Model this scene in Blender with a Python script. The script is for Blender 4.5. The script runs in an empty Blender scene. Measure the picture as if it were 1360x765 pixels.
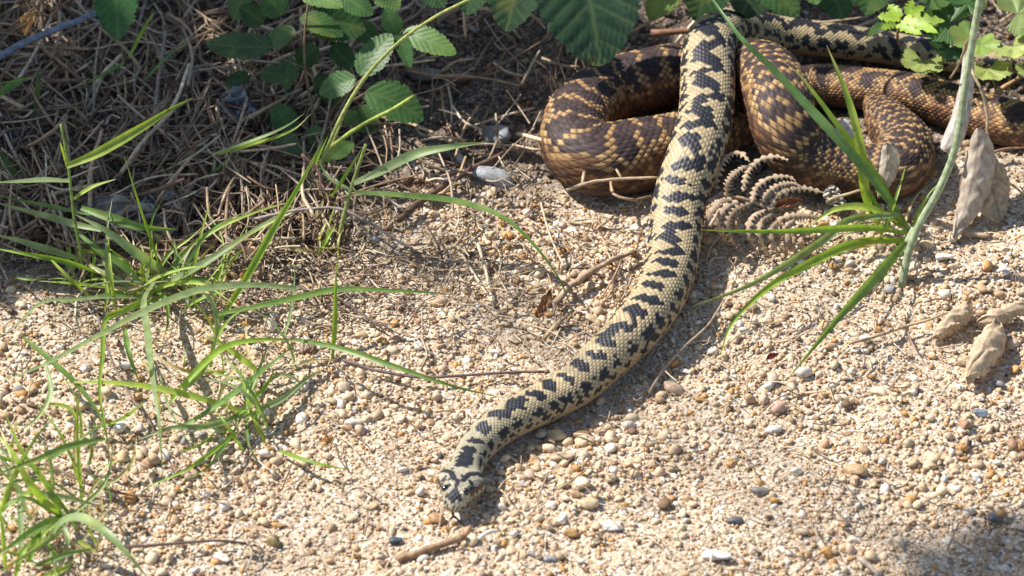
import bpy, math, random
import numpy as np
from mathutils import Vector
random.seed(7)
rng = np.random.default_rng(11)
SC = bpy.context.scene
COL = SC.collection
R = math.radians

# ------------------------------------------------------------------ camera
DIST, PITCH, WIDTH = 1.8, R(40), 0.40            # metres to the aim point, angle below horizontal, frame width there
CP, SP = math.cos(PITCH), math.sin(PITCH)
CAM = np.array([0.0, -DIST*CP, DIST*SP])
FWD = np.array([0.0, CP, -SP]); RIGHT = np.array([1.0, 0, 0]); UP = np.array([0.0, SP, CP])
PX = WIDTH/1360.0                                 # metres per photo pixel near the aim point
cam = bpy.data.cameras.new('camera'); camo = bpy.data.objects.new('camera', cam); COL.objects.link(camo)
camo.location = CAM; camo.rotation_euler = (math.pi/2-PITCH, 0, 0)
cam.sensor_width = 36; cam.lens = 36*DIST/WIDTH; cam.clip_start = 0.05; cam.clip_end = 500
cam.dof.use_dof = True; cam.dof.focus_distance = DIST-0.01; cam.dof.aperture_fstop = 15
SC.camera = camo

# ------------------------------------------------------------------ sky and sun
SUN_EL, SUN_AZ = R(49), math.atan2(-0.93, 0.37)   # azimuth clockwise from +Y
LS = np.array([math.sin(SUN_AZ)*math.cos(SUN_EL), math.cos(SUN_AZ)*math.cos(SUN_EL), math.sin(SUN_EL)])
w = bpy.data.worlds.new('World'); SC.world = w; w.use_nodes = True
nt = w.node_tree; bg = nt.nodes['Background']
sky = nt.nodes.new('ShaderNodeTexSky'); sky.sky_type = 'NISHITA'; sky.sun_disc = False
sky.sun_elevation = SUN_EL; sky.sun_rotation = SUN_AZ
nt.links.new(sky.outputs[0], bg.inputs[0]); bg.inputs[1].default_value = 0.11
sl = bpy.data.lights.new('sun', 'SUN'); sl.energy = 5.0; sl.angle = R(0.5); sl.color = (1, 0.955, 0.91)
so = bpy.data.objects.new('sun', sl); COL.objects.link(so)
so.rotation_euler = Vector(LS).to_track_quat('Z', 'Y').to_euler(); so.location = LS*3
SC.view_settings.view_transform = 'Standard'; SC.view_settings.look = 'None'
SC.view_settings.exposure = 0.7; SC.view_settings.gamma = 1

# ------------------------------------------------------------------ helpers
def clod(x, y):                                   # small crumbs of damp sand
    a, b = x+.004*np.sin(310*y), y+.004*np.sin(270*x+1)
    n = np.sin(430*a+2*np.sin(190*b))*np.sin(395*b+1.4*np.sin(230*a)) + .6*np.sin(760*a+3*np.sin(300*b)+1)*np.sin(690*b+2)
    m = .55+.45*np.sin(39*x+1.5*np.sin(31*y))*np.sin(43*y+1)
    return .0016*np.clip(n-.25, 0, 2)*m
def gz(x, y):                                     # height of the ground
    return clod(x, y)+(0.0022*np.sin(21*x+1.3+1.5*np.sin(17*y)) + 0.0016*np.sin(38*y+0.6+1.2*np.sin(29*x))
            + 0.0007*np.sin(170*x+2*np.sin(60*y))*np.sin(150*y+1.5*np.sin(70*x)) + 0.0009*np.sin(83*x+61*y) + 0.0008*np.sin(97*y-71*x+2))
def P(px, py, z=0.0):                             # the point at height z seen at photo pixel (px, py)
    u = (px-680)*PX; v = (382.5-py)*PX
    d = FWD*DIST + RIGHT*u + UP*v
    t = (z-CAM[2])/d[2]
    return CAM + d*t
def pix(p):                                       # photo pixel of world points (N,3)
    q = np.asarray(p)-CAM
    dz = q@FWD
    return 680+(q@RIGHT)/dz*DIST/PX, 382.5-(q@UP)/dz*DIST/PX
def G(px, py, z=0.0):                             # same, z measured from the ground
    p = P(px, py, z); g = float(gz(p[0], p[1]))
    return P(px, py, z+g)
def nrm(v):
    v = np.asarray(v, float); return v/np.maximum(np.linalg.norm(v, axis=-1, keepdims=True), 1e-12)
def spline(pts, n):                               # Catmull-Rom through rows of any width, n samples, even in the first three columns
    p = np.asarray(pts, float)
    if len(p) == 2: p = np.vstack([p[0], (p[0]+p[1])/2, p[1]])
    q = np.vstack([2*p[0]-p[1], p, 2*p[-1]-p[-2]])
    out = []
    t = np.linspace(0, 1, 40, endpoint=False)[:, None]
    for i in range(1, len(q)-2):
        a, b, c, d = q[i-1], q[i], q[i+1], q[i+2]
        out.append(0.5*(2*b+(c-a)*t+(2*a-5*b+4*c-d)*t**2+(3*b-a-3*c+d)*t**3))
    o = np.vstack(out+[p[-1:]])
    L = np.concatenate([[0], np.cumsum(np.linalg.norm(np.diff(o[:, :3], axis=0), axis=1))])
    s = np.linspace(0, L[-1], n)
    return np.stack([np.interp(s, L, o[:, k]) for k in range(o.shape[1])], 1)
def mesh_np(name, V, F, smooth=True):
    V = np.asarray(V, np.float32); F = np.asarray(F, np.int32)
    k = F.shape[1]
    me = bpy.data.meshes.new(name)
    me.vertices.add(len(V)); me.vertices.foreach_set('co', V.ravel())
    me.loops.add(F.size); me.loops.foreach_set('vertex_index', F.ravel())
    me.polygons.add(len(F)); me.polygons.foreach_set('loop_start', np.arange(0, F.size, k, dtype=np.int32))
    me.polygons.foreach_set('use_smooth', np.full(len(F), smooth))
    me.update(calc_edges=True)
    return me
def colattr(me, C, name='tint'):
    a = me.attributes.new(name, 'FLOAT_COLOR', 'POINT')
    C = np.asarray(C, np.float32)
    if C.shape[1] == 3: C = np.concatenate([C, np.ones((len(C), 1), np.float32)], 1)
    a.data.foreach_set('color', C.ravel())
def fattr(me, f, name):
    a = me.attributes.new(name, 'FLOAT', 'POINT'); a.data.foreach_set('value', np.asarray(f, np.float32))
def obj(name, me, mat, parent=None, color=None):
    o = bpy.data.objects.new(name, me); COL.objects.link(o)
    if mat and not me.materials: me.materials.append(mat)
    if parent: o.parent = parent; o.matrix_parent_inverse = parent.matrix_basis.inverted()
    if color is not None: o.color = (*color, 1)
    return o
def tag(o, label, cat, group=None, kind=None):
    if label: o['label'] = label
    if cat: o['category'] = cat
    if group: o['group'] = group
    if kind: o['kind'] = kind
    return o
def thing(name, loc, label, cat, group=None):
    o = bpy.data.objects.new(name, None); COL.objects.link(o); o.empty_display_size = 0.01
    o.location = Vector(loc); return tag(o, label, cat, group)
def grid_faces(n, m, closed=False):               # n rows, m columns
    i = np.arange(n-1)[:, None]; j = np.arange(m if closed else m-1)[None, :]
    j2 = (j+1) % m
    return np.stack([i*m+j, i*m+j2, (i+1)*m+j2, (i+1)*m+j], -1).reshape(-1, 4)

# ------------------------------------------------------------------ materials
def mat(name):
    m = bpy.data.materials.new(name); m.use_nodes = True
    return m, m.node_tree.nodes, m.node_tree.links, m.node_tree.nodes['Principled BSDF']
def N(nodes, t, **kw):
    n = nodes.new(t)
    for k, v in kw.items(): setattr(n, k, v)
    return n
def mixc(nodes, links, a, b, fac, blend='MIX'):
    n = N(nodes, 'ShaderNodeMix', data_type='RGBA', blend_type=blend)
    for sock, val in ((n.inputs[6], a), (n.inputs[7], b), (n.inputs[0], fac)):
        if hasattr(val, 'is_linked'): links.new(val, sock)
        elif isinstance(val, (int, float)): sock.default_value = val
        else: sock.default_value = (*val, 1)
    return n.outputs[2]
def noise(nodes, links, scale, detail=3, rough=0.6, coord='Object'):
    tc = N(nodes, 'ShaderNodeTexCoord'); n = N(nodes, 'ShaderNodeTexNoise')
    n.inputs['Scale'].default_value = scale; n.inputs['Detail'].default_value = detail; n.inputs['Roughness'].default_value = rough
    links.new(tc.outputs[coord], n.inputs['Vector']); return n
def ramp(nodes, links, src, stops):
    r = N(nodes, 'ShaderNodeValToRGB'); e = r.color_ramp.elements
    while len(e) < len(stops): e.new(0.5)
    for k, (p, c) in enumerate(stops): e[k].position = p; e[k].color = (*c, 1) if len(c) == 3 else c
    links.new(src, r.inputs[0]); return r.outputs[0]
def bump(nodes, links, src, bsdf, strength, dist):
    b = N(nodes, 'ShaderNodeBump'); b.inputs['Strength'].default_value = strength; b.inputs['Distance'].default_value = dist
    links.new(src, b.inputs['Height']); links.new(b.outputs[0], bsdf.inputs['Normal'])

def make_sand():
    m, n, l, b = mat('sand')
    tc = N(n, 'ShaderNodeTexCoord')
    v = N(n, 'ShaderNodeTexVoronoi'); v.inputs['Scale'].default_value = 950
    l.new(tc.outputs['Object'], v.inputs['Vector'])
    sep = N(n, 'ShaderNodeSeparateColor'); l.new(v.outputs['Color'], sep.inputs[0])
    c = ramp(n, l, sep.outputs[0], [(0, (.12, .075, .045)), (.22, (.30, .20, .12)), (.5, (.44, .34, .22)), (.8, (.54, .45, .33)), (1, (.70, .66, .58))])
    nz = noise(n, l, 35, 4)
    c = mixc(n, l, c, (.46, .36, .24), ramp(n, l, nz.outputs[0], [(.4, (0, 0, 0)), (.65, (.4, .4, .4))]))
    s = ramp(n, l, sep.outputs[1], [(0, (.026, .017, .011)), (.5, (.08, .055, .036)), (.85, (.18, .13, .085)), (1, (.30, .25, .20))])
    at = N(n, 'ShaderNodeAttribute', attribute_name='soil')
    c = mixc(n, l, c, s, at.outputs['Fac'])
    l.new(c, b.inputs['Base Color']); b.inputs['Roughness'].default_value = 0.85
    bump(n, l, v.outputs['Distance'], b, -1.0, 0.0012)
    return m
def make_grain():                                  # loose grains: colour per grain
    m, n, l, b = mat('grain')
    at = N(n, 'ShaderNodeAttribute', attribute_name='tint')
    nz = noise(n, l, 1400, 2)
    c = mixc(n, l, at.outputs['Color'], ramp(n, l, nz.outputs[0], [(.25, (.62, .60, .58)), (.7, (1.1, 1.08, 1.05))]), 1.0, 'MULTIPLY')
    l.new(c, b.inputs['Base Color']); b.inputs['Roughness'].default_value = 0.62
    b.inputs['Specular IOR Level'].default_value = 0.35
    return m
def make_pebble():                                 # single pebbles: colour of the object
    m, n, l, b = mat('pebble')
    oi = N(n, 'ShaderNodeObjectInfo')
    nz = noise(n, l, 1.6, 5, .65); nz2 = noise(n, l, 9, 3)
    c = mixc(n, l, oi.outputs['Color'], ramp(n, l, nz.outputs[0], [(.3, (.55, .48, .40)), (.55, (1, 1, 1)), (.8, (1.25, 1.25, 1.2))]), 1.0, 'MULTIPLY')
    c = mixc(n, l, c, ramp(n, l, nz2.outputs[0], [(.35, (.75, .72, .68)), (.6, (1.05, 1.05, 1.05))]), 1.0, 'MULTIPLY')
    l.new(c, b.inputs['Base Color']); b.inputs['Roughness'].default_value = 0.5
    b.inputs['Subsurface Weight'].default_value = 0.0
    bump(n, l, nz2.outputs[0], b, 0.25, 0.0006)
    return m
def make_scale(name, rough, spec):
    m, n, l, b = mat(name)
    at = N(n, 'ShaderNodeAttribute', attribute_name='tint')
    nz = noise(n, l, 2500, 2)
    c = mixc(n, l, at.outputs['Color'], ramp(n, l, nz.outputs[0], [(.3, (.8, .8, .8)), (.7, (1.1, 1.1, 1.1))]), 1.0, 'MULTIPLY')
    l.new(c, b.inputs['Base Color']); b.inputs['Roughness'].default_value = rough
    b.inputs['Specular IOR Level'].default_value = spec
    bump(n, l, nz.outputs[0], b, 0.15, 0.0002)
    return m
def make_leaf(name, trans, rough=0.45, dry=False):
    m, n, l, b = mat(name)
    oi = N(n, 'ShaderNodeObjectInfo')
    at = N(n, 'ShaderNodeAttribute', attribute_name='vein')
    nz = noise(n, l, 160 if not dry else 260, 4)
    lo, hi = ((.55, .62, .5), (1.25, 1.18, 1.05)) if not dry else ((.66, .62, .57), (1.2, 1.18, 1.15))
    c = mixc(n, l, oi.outputs['Color'], ramp(n, l, nz.outputs[0], [(.3, lo), (.7, hi)]), 1.0, 'MULTIPLY')
    vein = (.22, .30, .12) if not dry else (.12, .08, .05)
    mth = N(n, 'ShaderNodeMath', operation='MULTIPLY'); l.new(at.outputs['Fac'], mth.inputs[0]); mth.inputs[1].default_value = 0.27 if not dry else 0.6
    c = mixc(n, l, c, vein, mth.outputs[0])
    if not dry:
        n2 = noise(n, l, 55, 3); sp = ramp(n, l, n2.outputs[0], [(.58, (0, 0, 0)), (.72, (.55, .55, .55))])
        c = mixc(n, l, c, (.22, .22, .05), sp)
        n3 = noise(n, l, 300, 2); sp = ramp(n, l, n3.outputs[0], [(.70, (0, 0, 0)), (.74, (.8, .8, .8))])
        c = mixc(n, l, c, (.13, .08, .035), sp)
        ad = N(n, 'ShaderNodeAttribute', attribute_name='withered')
        c = mixc(n, l, c, (.48, .37, .19), ad.outputs['Fac'])
    l.new(c, b.inputs['Base Color']); b.inputs['Roughness'].default_value = rough
    b.inputs['Specular IOR Level'].default_value = 0.35 if not dry else 0.2
    if trans:
        t = N(n, 'ShaderNodeBsdfTranslucent')
        tcx = mixc(n, l, c, (1.5, 1.6, .5) if not dry else (1.2, 1.1, .9), 1.0, 'MULTIPLY'); l.new(tcx, t.inputs[0])
        mx = N(n, 'ShaderNodeMixShader'); mx.inputs[0].default_value = trans
        l.new(b.outputs[0], mx.inputs[1]); l.new(t.outputs[0], mx.inputs[2])
        l.new(mx.outputs[0], n['Material Output'].inputs[0])
    if dry: bump(n, l, nz.outputs[0], b, 0.3, 0.0006)
    else:
        vv = N(n, 'ShaderNodeTexVoronoi'); vv.inputs['Scale'].default_value = 520
        tc = N(n, 'ShaderNodeTexCoord'); l.new(tc.outputs['Object'], vv.inputs['Vector'])
        bump(n, l, vv.outputs['Distance'], b, -0.6 if name == 'leaf' else -0.1, 0.0009)
    return m
def make_straw():
    m, n, l, b = mat('straw')
    oi = N(n, 'ShaderNodeObjectInfo')
    tc = N(n, 'ShaderNodeTexCoord')
    at = N(n, 'ShaderNodeAttribute', attribute_name='tint')
    nz = noise(n, l, 420, 4)
    base = mixc(n, l, oi.outputs['Color'], at.outputs['Color'], 1.0, 'MULTIPLY')
    c = mixc(n, l, base, ramp(n, l, nz.outputs[0], [(.3, (.5, .47, .43)), (.7, (1.2, 1.2, 1.2))]), 1.0, 'MULTIPLY')
    l.new(c, b.inputs['Base Color']); b.inputs['Roughness'].default_value = 0.6
    b.inputs['Specular IOR Level'].default_value = 0.25
    bump(n, l, nz.outputs[0], b, 0.4, 0.0005)
    return m
def make_plain(name, col, rough, spec=0.5):
    m, n, l, b = mat(name)
    nz = noise(n, l, 900, 2)
    c = mixc(n, l, col, ramp(n, l, nz.outputs[0], [(.3, (.7, .7, .7)), (.7, (1.1, 1.1, 1.1))]), 1.0, 'MULTIPLY')
    l.new(c, b.inputs['Base Color']); b.inputs['Roughness'].default_value = rough; b.inputs['Specular IOR Level'].default_value = spec
    return m
M_SAND, M_GRAIN, M_PEB = make_sand(), make_grain(), make_pebble()
M_PALE = make_scale('pale_scales', 0.5, 0.4); M_BROWN = make_scale('brown_scales', 0.58, 0.22)
M_GRASS = make_leaf('grass', 0.38, 0.42); M_LEAF = make_leaf('leaf', 0.28, 0.45)
M_DRY = make_leaf('dry_leaf', 0.15, 0.7, True); M_STRAW = make_straw()
M_EYE = make_plain('eye', (.012, .012, .016), 0.12, .6); M_TONGUE = make_plain('tongue', (.012, .01, .012), .35)

# ------------------------------------------------------------------ ground
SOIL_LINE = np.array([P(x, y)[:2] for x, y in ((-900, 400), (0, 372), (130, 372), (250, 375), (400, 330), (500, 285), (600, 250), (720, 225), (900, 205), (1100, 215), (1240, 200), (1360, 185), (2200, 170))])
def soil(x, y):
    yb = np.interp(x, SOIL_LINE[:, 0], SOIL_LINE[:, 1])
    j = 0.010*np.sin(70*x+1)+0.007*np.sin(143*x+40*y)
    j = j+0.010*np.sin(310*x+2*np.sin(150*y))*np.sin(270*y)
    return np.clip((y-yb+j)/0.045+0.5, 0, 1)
def build_ground():
    fine = np.concatenate([np.arange(-0.42, -0.2451, 0.007), np.arange(-0.24, 0.2401, 0.0022), np.arange(0.245, 0.42, 0.007)])
    far = np.array([0.46, .55, .7, 1, 1.6, 3, 6, 15, 40])
    xs = np.concatenate([-far[::-1], fine, far]); ys = xs.copy()
    X, Y = np.meshgrid(xs, ys)
    Z = gz(X, Y)*np.clip(1.6-np.hypot(X, Y), 0, 1)
    V = np.stack([X, Y, Z], -1).reshape(-1, 3)
    me = mesh_np('ground', V, grid_faces(len(ys), len(xs)))
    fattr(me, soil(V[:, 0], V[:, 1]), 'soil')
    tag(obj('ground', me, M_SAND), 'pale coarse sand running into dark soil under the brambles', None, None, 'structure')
build_ground()

# ------------------------------------------------------------------ the snakes
def superell(phi, a, ht, hb, n):
    s, c = np.sin(phi), np.cos(phi)
    x = a*np.sign(s)*np.abs(s)**(2/n)
    z = np.where(c >= 0, ht, hb)*np.sign(c)*np.abs(c)**(2/n)
    return x, z
def rhomb(c, rho):
    p, q = rho+c/2, rho-c/2
    i, j = np.round(p), np.round(q)
    dp, dq = p-i, q-j
    return i-j, (i+j)/2, dp-dq, (dp+dq)/2, 0.5-np.maximum(np.abs(dp), np.abs(dq))
def h01(a, b, k=0.0):                              # a random number per lattice cell
    v = np.sin(a*12.9898+b*78.233+k*37.719)*43758.5453
    return v-np.floor(v)
def sm(a, b, x):
    t = np.clip((x-a)/(b-a), 0, 1); return t*t*(3-2*t)

def snake_body(name, ctrl, ncol, pitch, shape, paint, rel, mat_, parent, cpv=5, rpv=7):
    """ctrl rows: x, y, z, radius; head end first."""
    L0 = spline(ctrl, 4000)
    C, rad = L0[:, :3], L0[:, 3]
    ds = np.linalg.norm(np.diff(C, axis=0), axis=1); s = np.concatenate([[0], np.cumsum(ds)])
    drho = 1/(pitch*np.clip(rad/np.max(rad), .4, 1)**0.75)
    rho = np.concatenate([[0], np.cumsum(ds*(drho[1:]+drho[:-1])/2)])
    nr = int(rho[-1]*rpv)
    rr = np.linspace(0, rho[-1], nr)
    S = np.interp(rr, rho, s)
    Cs = np.stack([np.interp(S, s, C[:, k]) for k in range(3)], 1); rs = np.interp(S, s, rad)
    ker = np.hanning(9*2+1); ker /= ker.sum()
    T = np.gradient(Cs, axis=0); T = nrm(T)
    Z = np.array([0, 0, 1.0])
    U = nrm(Z-(T@Z)[:, None]*T)
    B = np.cross(T, U)                             # to the snake's own side
    na = ncol*cpv
    phi = np.arange(na)/na*2*np.pi; phi = np.where(phi > np.pi, phi-2*np.pi, phi)
    a, ht, hb, n = shape(S, rs)
    PH = np.broadcast_to(phi, (nr, na)); SS = np.broadcast_to(S[:, None], (nr, na))
    x, z = superell(PH, a[:, None], ht[:, None], hb[:, None], n[:, None])
    cc = PH/(2*np.pi)*ncol; RR = np.broadcast_to(rr[:, None], (nr, na))
    ci, ri, dc, dr, e = rhomb(cc, RR)
    ci = np.where(ci <= -ncol//2, ci+ncol, ci)
    snake_body.rows = ri
    phc = ci/ncol*2*np.pi; sc = np.interp(ri, rho, s)
    col, disp = paint(SS, PH, sc, phc, h01(ci, ri), h01(ci, ri, 3), dc, dr, e, x, z, S[-1])
    h = rel(dc, dr, e)*disp
    nrm2 = np.stack([x/np.maximum(a[:, None], 1e-5)**2, z/np.maximum(ht[:, None], 1e-5)**2], -1); nrm2 = nrm(nrm2)
    x = x+nrm2[..., 0]*h; z = z+nrm2[..., 1]*h
    V = Cs[:, None, :]+B[:, None, :]*x[..., None]+U[:, None, :]*z[..., None]
    V = V.reshape(-1, 3)
    me = mesh_np(name, V, grid_faces(nr, na, True)[:, ::-1])
    colattr(me, col.reshape(-1, 3))
    o = obj('body', me, mat_, parent)
    return o, (S, Cs, T, U, B)

def relief(dc, dr, e):
    body = sm(0, .16, e)*(0.75+0.5*dr)
    keel = np.exp(-(dc/.13)**2)*sm(0.02, .2, e)*.35
    return body+keel-0.6

def capsule(s, x, s0, x0, s1, x1, r):
    ds, dx = s1-s0, x1-x0
    t = np.clip(((s-s0)*ds+(x-x0)*dx)/(ds*ds+dx*dx+1e-9), 0, 1)
    return np.hypot(s-s0-t*ds, x-x0-t*dx) < r
# --- the pale snake; pixels of its spine, spine height in mm, apparent width in px
HEADL = 0.027
PALE = [(599, 680, 6, 10), (603, 668, 8.5, 30), (607, 656, 10, 44), (612, 641, 9.5, 44), (618, 623, 8, 42), (630, 598, 7, 43),
        (658, 570, 7.5, 48), (692, 550, 8, 51), (728, 532, 8, 54), (765, 511, 8.5, 57), (800, 480, 9, 61), (838, 443, 9.5, 65), (870, 402, 9.5, 68),
        (889, 358, 10, 70), (897, 310, 12, 71), (904, 262, 18, 72), (922, 208, 28, 73), (937, 155, 34, 74), (940, 105, 36, 74),
        (941, 68, 35, 72), (957, 44, 28, 68), (992, 40, 20, 60), (1040, 47, 13, 54), (1100, 53, 9, 50), (1160, 61, 8, 48), (1230, 72, 8, 46), (1330, 80, 7, 38), (1420, 86, 6, 20)]
def pale_shape(S, r):
    mm = S*1000
    k = [0, .25, .7, 1.3, 2.2, 4, 6.5, 9, 12, 14, 16.5, 19, 21, 25]
    a = np.interp(mm, k, [.3, 1.4, 2.3, 3.0, 3.5, 4.3, 5.1, 6.3, 8.1, 8.9, 8.7, 7.5, 6.5, 6.1])/1000
    ht = np.interp(mm, k, [.3, 1.2, 1.9, 2.5, 3.0, 3.8, 4.7, 5.1, 5.2, 5.0, 5.0, 5.0, 5.1, 5.4])/1000
    hb = np.interp(mm, k, [.3, 1.1, 1.8, 2.3, 2.8, 3.3, 3.9, 4.3, 4.7, 4.8, 4.8, 4.8, 5.0, 5.2])/1000
    f = sm(22, 40, mm)
    return a*(1-f)+r*f, ht*(1-f)+r*.92*f, hb*(1-f)+r*.85*f, 2.7*(1-f)+2.25*f
def pale_paint(S, ph, sc, phc, h1, h2, dc, dr, e, x, z, L):
    mm = sc*1000; per = 8.0
    u = (mm-38)/per
    tail = sm(170, 300, mm)
    zig = (0.19+0.12*tail)*np.sin(np.pi*u+.4)+.06*np.sin(u*1.7+1)
    bar = np.cos(2*np.pi*u)
    wdt = 0.31+0.05*tail+(0.17-0.08*tail)*bar+.05*np.sin(u*2.9)
    gap = bar > (-0.68-0.85*tail+.45*np.sin(u*.9+2)*(1-.4*tail))
    ph2 = phc-zig-0.10*np.sin(2*np.pi*u)
    dark = (np.abs(ph2)+.24*(h1-.5) < wdt) & gap & (mm > 35)
    lat = (np.abs(np.abs(phc)-1.12)+.16*(h2-.5) < .25+.07*np.sin(u*1.3)) & (np.cos(2*np.pi*(u+.5)) > -.15+.35*np.sin(u*2.1+np.sign(phc)))
    lat2 = (np.abs(np.abs(phc)-1.62) < .12) & (np.cos(2*np.pi*u) > .35)
    nape = (mm > 17.2) & (mm < 33.5) & (np.abs(phc)+.16*(h1-.5) < np.interp(mm, [17.2, 20, 25, 29, 31, 33.5], [.16, .36, .44, .30, .46, .36]))
    cream = np.array([.43, .335, .185]); green = np.array([.375, .335, .22]); tan = np.array([.40, .265, .135])
    f = np.clip(sm(1.25, 1.9, np.abs(phc)), 0, 1)[..., None]
    c = cream*(1-f)+tan*f
    c = c*(0.80+.40*h2[..., None])
    hs = sm(80, 24, mm)[..., None]; c = c*(1-hs)+green*hs*(0.85+.3*h2[..., None])
    c = c*(0.42+.58*sm(0, .16, e))[..., None]
    dk = np.array([.013, .013, .016])*(0.7+1.0*h1[..., None])
    speck = (h1 > .91) & (np.abs(phc) > .75) & (np.abs(phc) < 1.9) & (mm > 30)
    c = np.where((dark | lat | lat2 | nape | speck)[..., None], dk, c)
    # the head: plates and marks set by distance from the snout and from the midline
    sm_, xm = S*1000, x*1000
    ax, tops = np.abs(xm), (np.abs(ph) < 1.35)
    wob = .20*np.sin(sm_*2.3+xm*1.7)+.12*np.sin(xm*3.1-sm_*1.9)
    hc = np.broadcast_to(np.array([.40, .355, .245]), c.shape).copy()
    ci, ri, d1, d2, ee = rhomb(xm/.85, sm_/1.6)
    hc *= (.55+.45*sm(0, .12, ee)+.28*(h01(ci, ri)-.5))[..., None]
    m = capsule(sm_+wob, ax, 16.0, 7.4, 13.2, 3.2, 1.15) | capsule(sm_+wob, ax, 13.2, 3.2, 10.2, 1.9, 1.15)
    m |= capsule(sm_, ax, 9.6, 4.9, 9.9, 5.1, .65) | capsule(sm_+wob, ax, 7.6, .0, 9.2, 0, .85) | capsule(sm_+wob, ax, 9.6, 1.0, 9.4, 1.6, .6)
    m |= capsule(sm_+wob*1.5, ax, 3.5, 0, 4.2, 2.0, .95) | capsule(sm_+wob*.5, ax, 5.6, .6, 5.2, 1.2, .6)
    m &= tops
    m |= tops & (h01(ci, ri, 5) > .93)
    side = (np.abs(ph) > 1.20) & (np.abs(ph) < 1.55) & (sm_ > 6.8) & (sm_ < 19)
    mouth = (np.abs(np.abs(ph)-1.86) < .05) & (sm_ < 15) & (sm_ > .5)
    sut = (np.abs(ph) > 1.5) & (np.abs((sm_/1.9) % 1-.5) < .17) & (sm_ < 14)
    front = (sm_ < 2.1) & (np.abs((np.abs(ph)/.6) % 1-.5) < .15)
    lab = (np.abs(ph) > 1.5) | (sm_ < 1.9)
    hc = np.where(lab[..., None], np.array([.47, .40, .28]), hc)
    hc = np.where((m | mouth | sut | front)[..., None], np.array([.018, .018, .022]), hc)
    hc = np.where((side & ~sut)[..., None], np.array([.07, .045, .03]), hc)
    w_ = sm(17.4, 16.2, sm_)[..., None]
    c = c*(1-w_)+hc*w_
    disp = 0.00036*sm(15, 32, sm_)*np.where(np.abs(ph) > 2.3, .3, 1)
    brow = np.exp(-((sm_-6.6)/1.8)**2-((np.abs(ph)-.62)/.18)**2)*.0008
    plate = .00025*(sm(0, .12, ee)-.6)*sm(18, 12, sm_)
    d = np.stack([disp, brow+plate-.0003*mouth], -1)
    pale_paint.extra = d[..., 1]
    return c, disp
def pale_relief(dc, dr, e): return relief(dc, dr, e)
root = thing('snake', G(610, 660), 'slender cream snake with black zigzag stretched across the sand, tongue out', 'snake')
ctrl = []
for px, py, z, wpx in PALE:
    p = G(px, py, z/1000); ctrl.append((*p, wpx/2*PX))
_rel0 = pale_relief
def build_pale():
    # relief of head plates, brows and mouth is added to the scale relief through a wrapper
    def paint(*a):
        c, d = pale_paint(*a)
        paint.d = d; paint.x = pale_paint.extra
        return c, np.ones_like(d)
    def rel(dc, dr, e): return relief(dc, dr, e)*paint.d+paint.x
    return snake_body('pale_snake_body', ctrl, 50, .0023, pale_shape, paint, rel, M_PALE, root, 4, 5)
body, fr = build_pale()
S_, C_, T_, U_, B_ = fr
def on_head(s_mm, x_mm, z_mm):
    i = int(np.searchsorted(S_, s_mm/1000))
    return C_[i]+B_[i]*x_mm/1000+U_[i]*z_mm/1000, T_[i], U_[i], B_[i]
def uvs(r, nu=14, nv=10):
    V = [(r*math.sin(math.pi*j/nv)*math.cos(2*math.pi*i/nu), r*math.sin(math.pi*j/nv)*math.sin(2*math.pi*i/nu), r*math.cos(math.pi*j/nv)) for j in range(nv+1) for i in range(nu)]
    return mesh_np('eye', V, grid_faces(nv+1, nu, True))
eme = uvs(.00145)
for sx in (-1, 1):
    p, T, U, B = on_head(6.2, sx*3.85, 3.75)
    o = obj('eye', eme, M_EYE, root); o.matrix_parent_inverse.identity(); o.location = Vector(p)-root.location
def tube(pts, radii, sides=7, rough=0.0, seed=0):
    """closed tapered tube through world points"""
    n = max(8, min(60, int(sum(np.linalg.norm(np.diff(np.asarray(pts, float)[:, :3], axis=0), axis=1))/0.004)+4))
    q = spline(np.column_stack([np.asarray(pts, float), np.broadcast_to(radii, len(pts))]), n)
    C, r = q[:, :3], q[:, 3]
    T = nrm(np.gradient(C, axis=0)); ref = np.array([0.12, .2, 1.0])
    A = nrm(np.cross(T, ref)); Bn = np.cross(T, A)
    rg = np.random.default_rng(seed)
    a = np.arange(sides)/sides*2*np.pi
    k = 1+rough*rg.normal(size=(n, sides))
    C = C+rough*0.6*r[:, None]*rg.normal(size=C.shape)
    V = C[:, None]+(A[:, None]*np.cos(a)[None, :, None]+Bn[:, None]*np.sin(a)[None, :, None])*(r[:, None]*k)[..., None]
    V = V.reshape(-1, 3); F = grid_faces(n, sides, True)
    V = np.vstack([V, C[0], C[-1]]); nv = len(V)
    i = np.arange(sides); j = (i+1) % sides
    cap = np.vstack([np.stack([j, i, np.full(sides, nv-2), np.full(sides, nv-2)], 1), np.stack([(n-1)*sides+i, (n-1)*sides+j, np.full(sides, nv-1), np.full(sides, nv-1)], 1)])
    return V, F, cap
def tube_mesh(name, pts, radii, sides=7, rough=0.0, seed=0, tint=(1, 1, 1)):
    V, F, cap = tube(pts, radii, sides, rough, seed)
    faces = [tuple(f) for f in F.tolist()]+[tuple(f[:3]) for f in cap.tolist()]
    me = bpy.data.meshes.new(name); me.from_pydata(V.tolist(), [], faces)
    me.polygons.foreach_set('use_smooth', [True]*len(faces)); me.update()
    colattr(me, np.tile(tint, (len(V), 1)))
    return me
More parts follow.
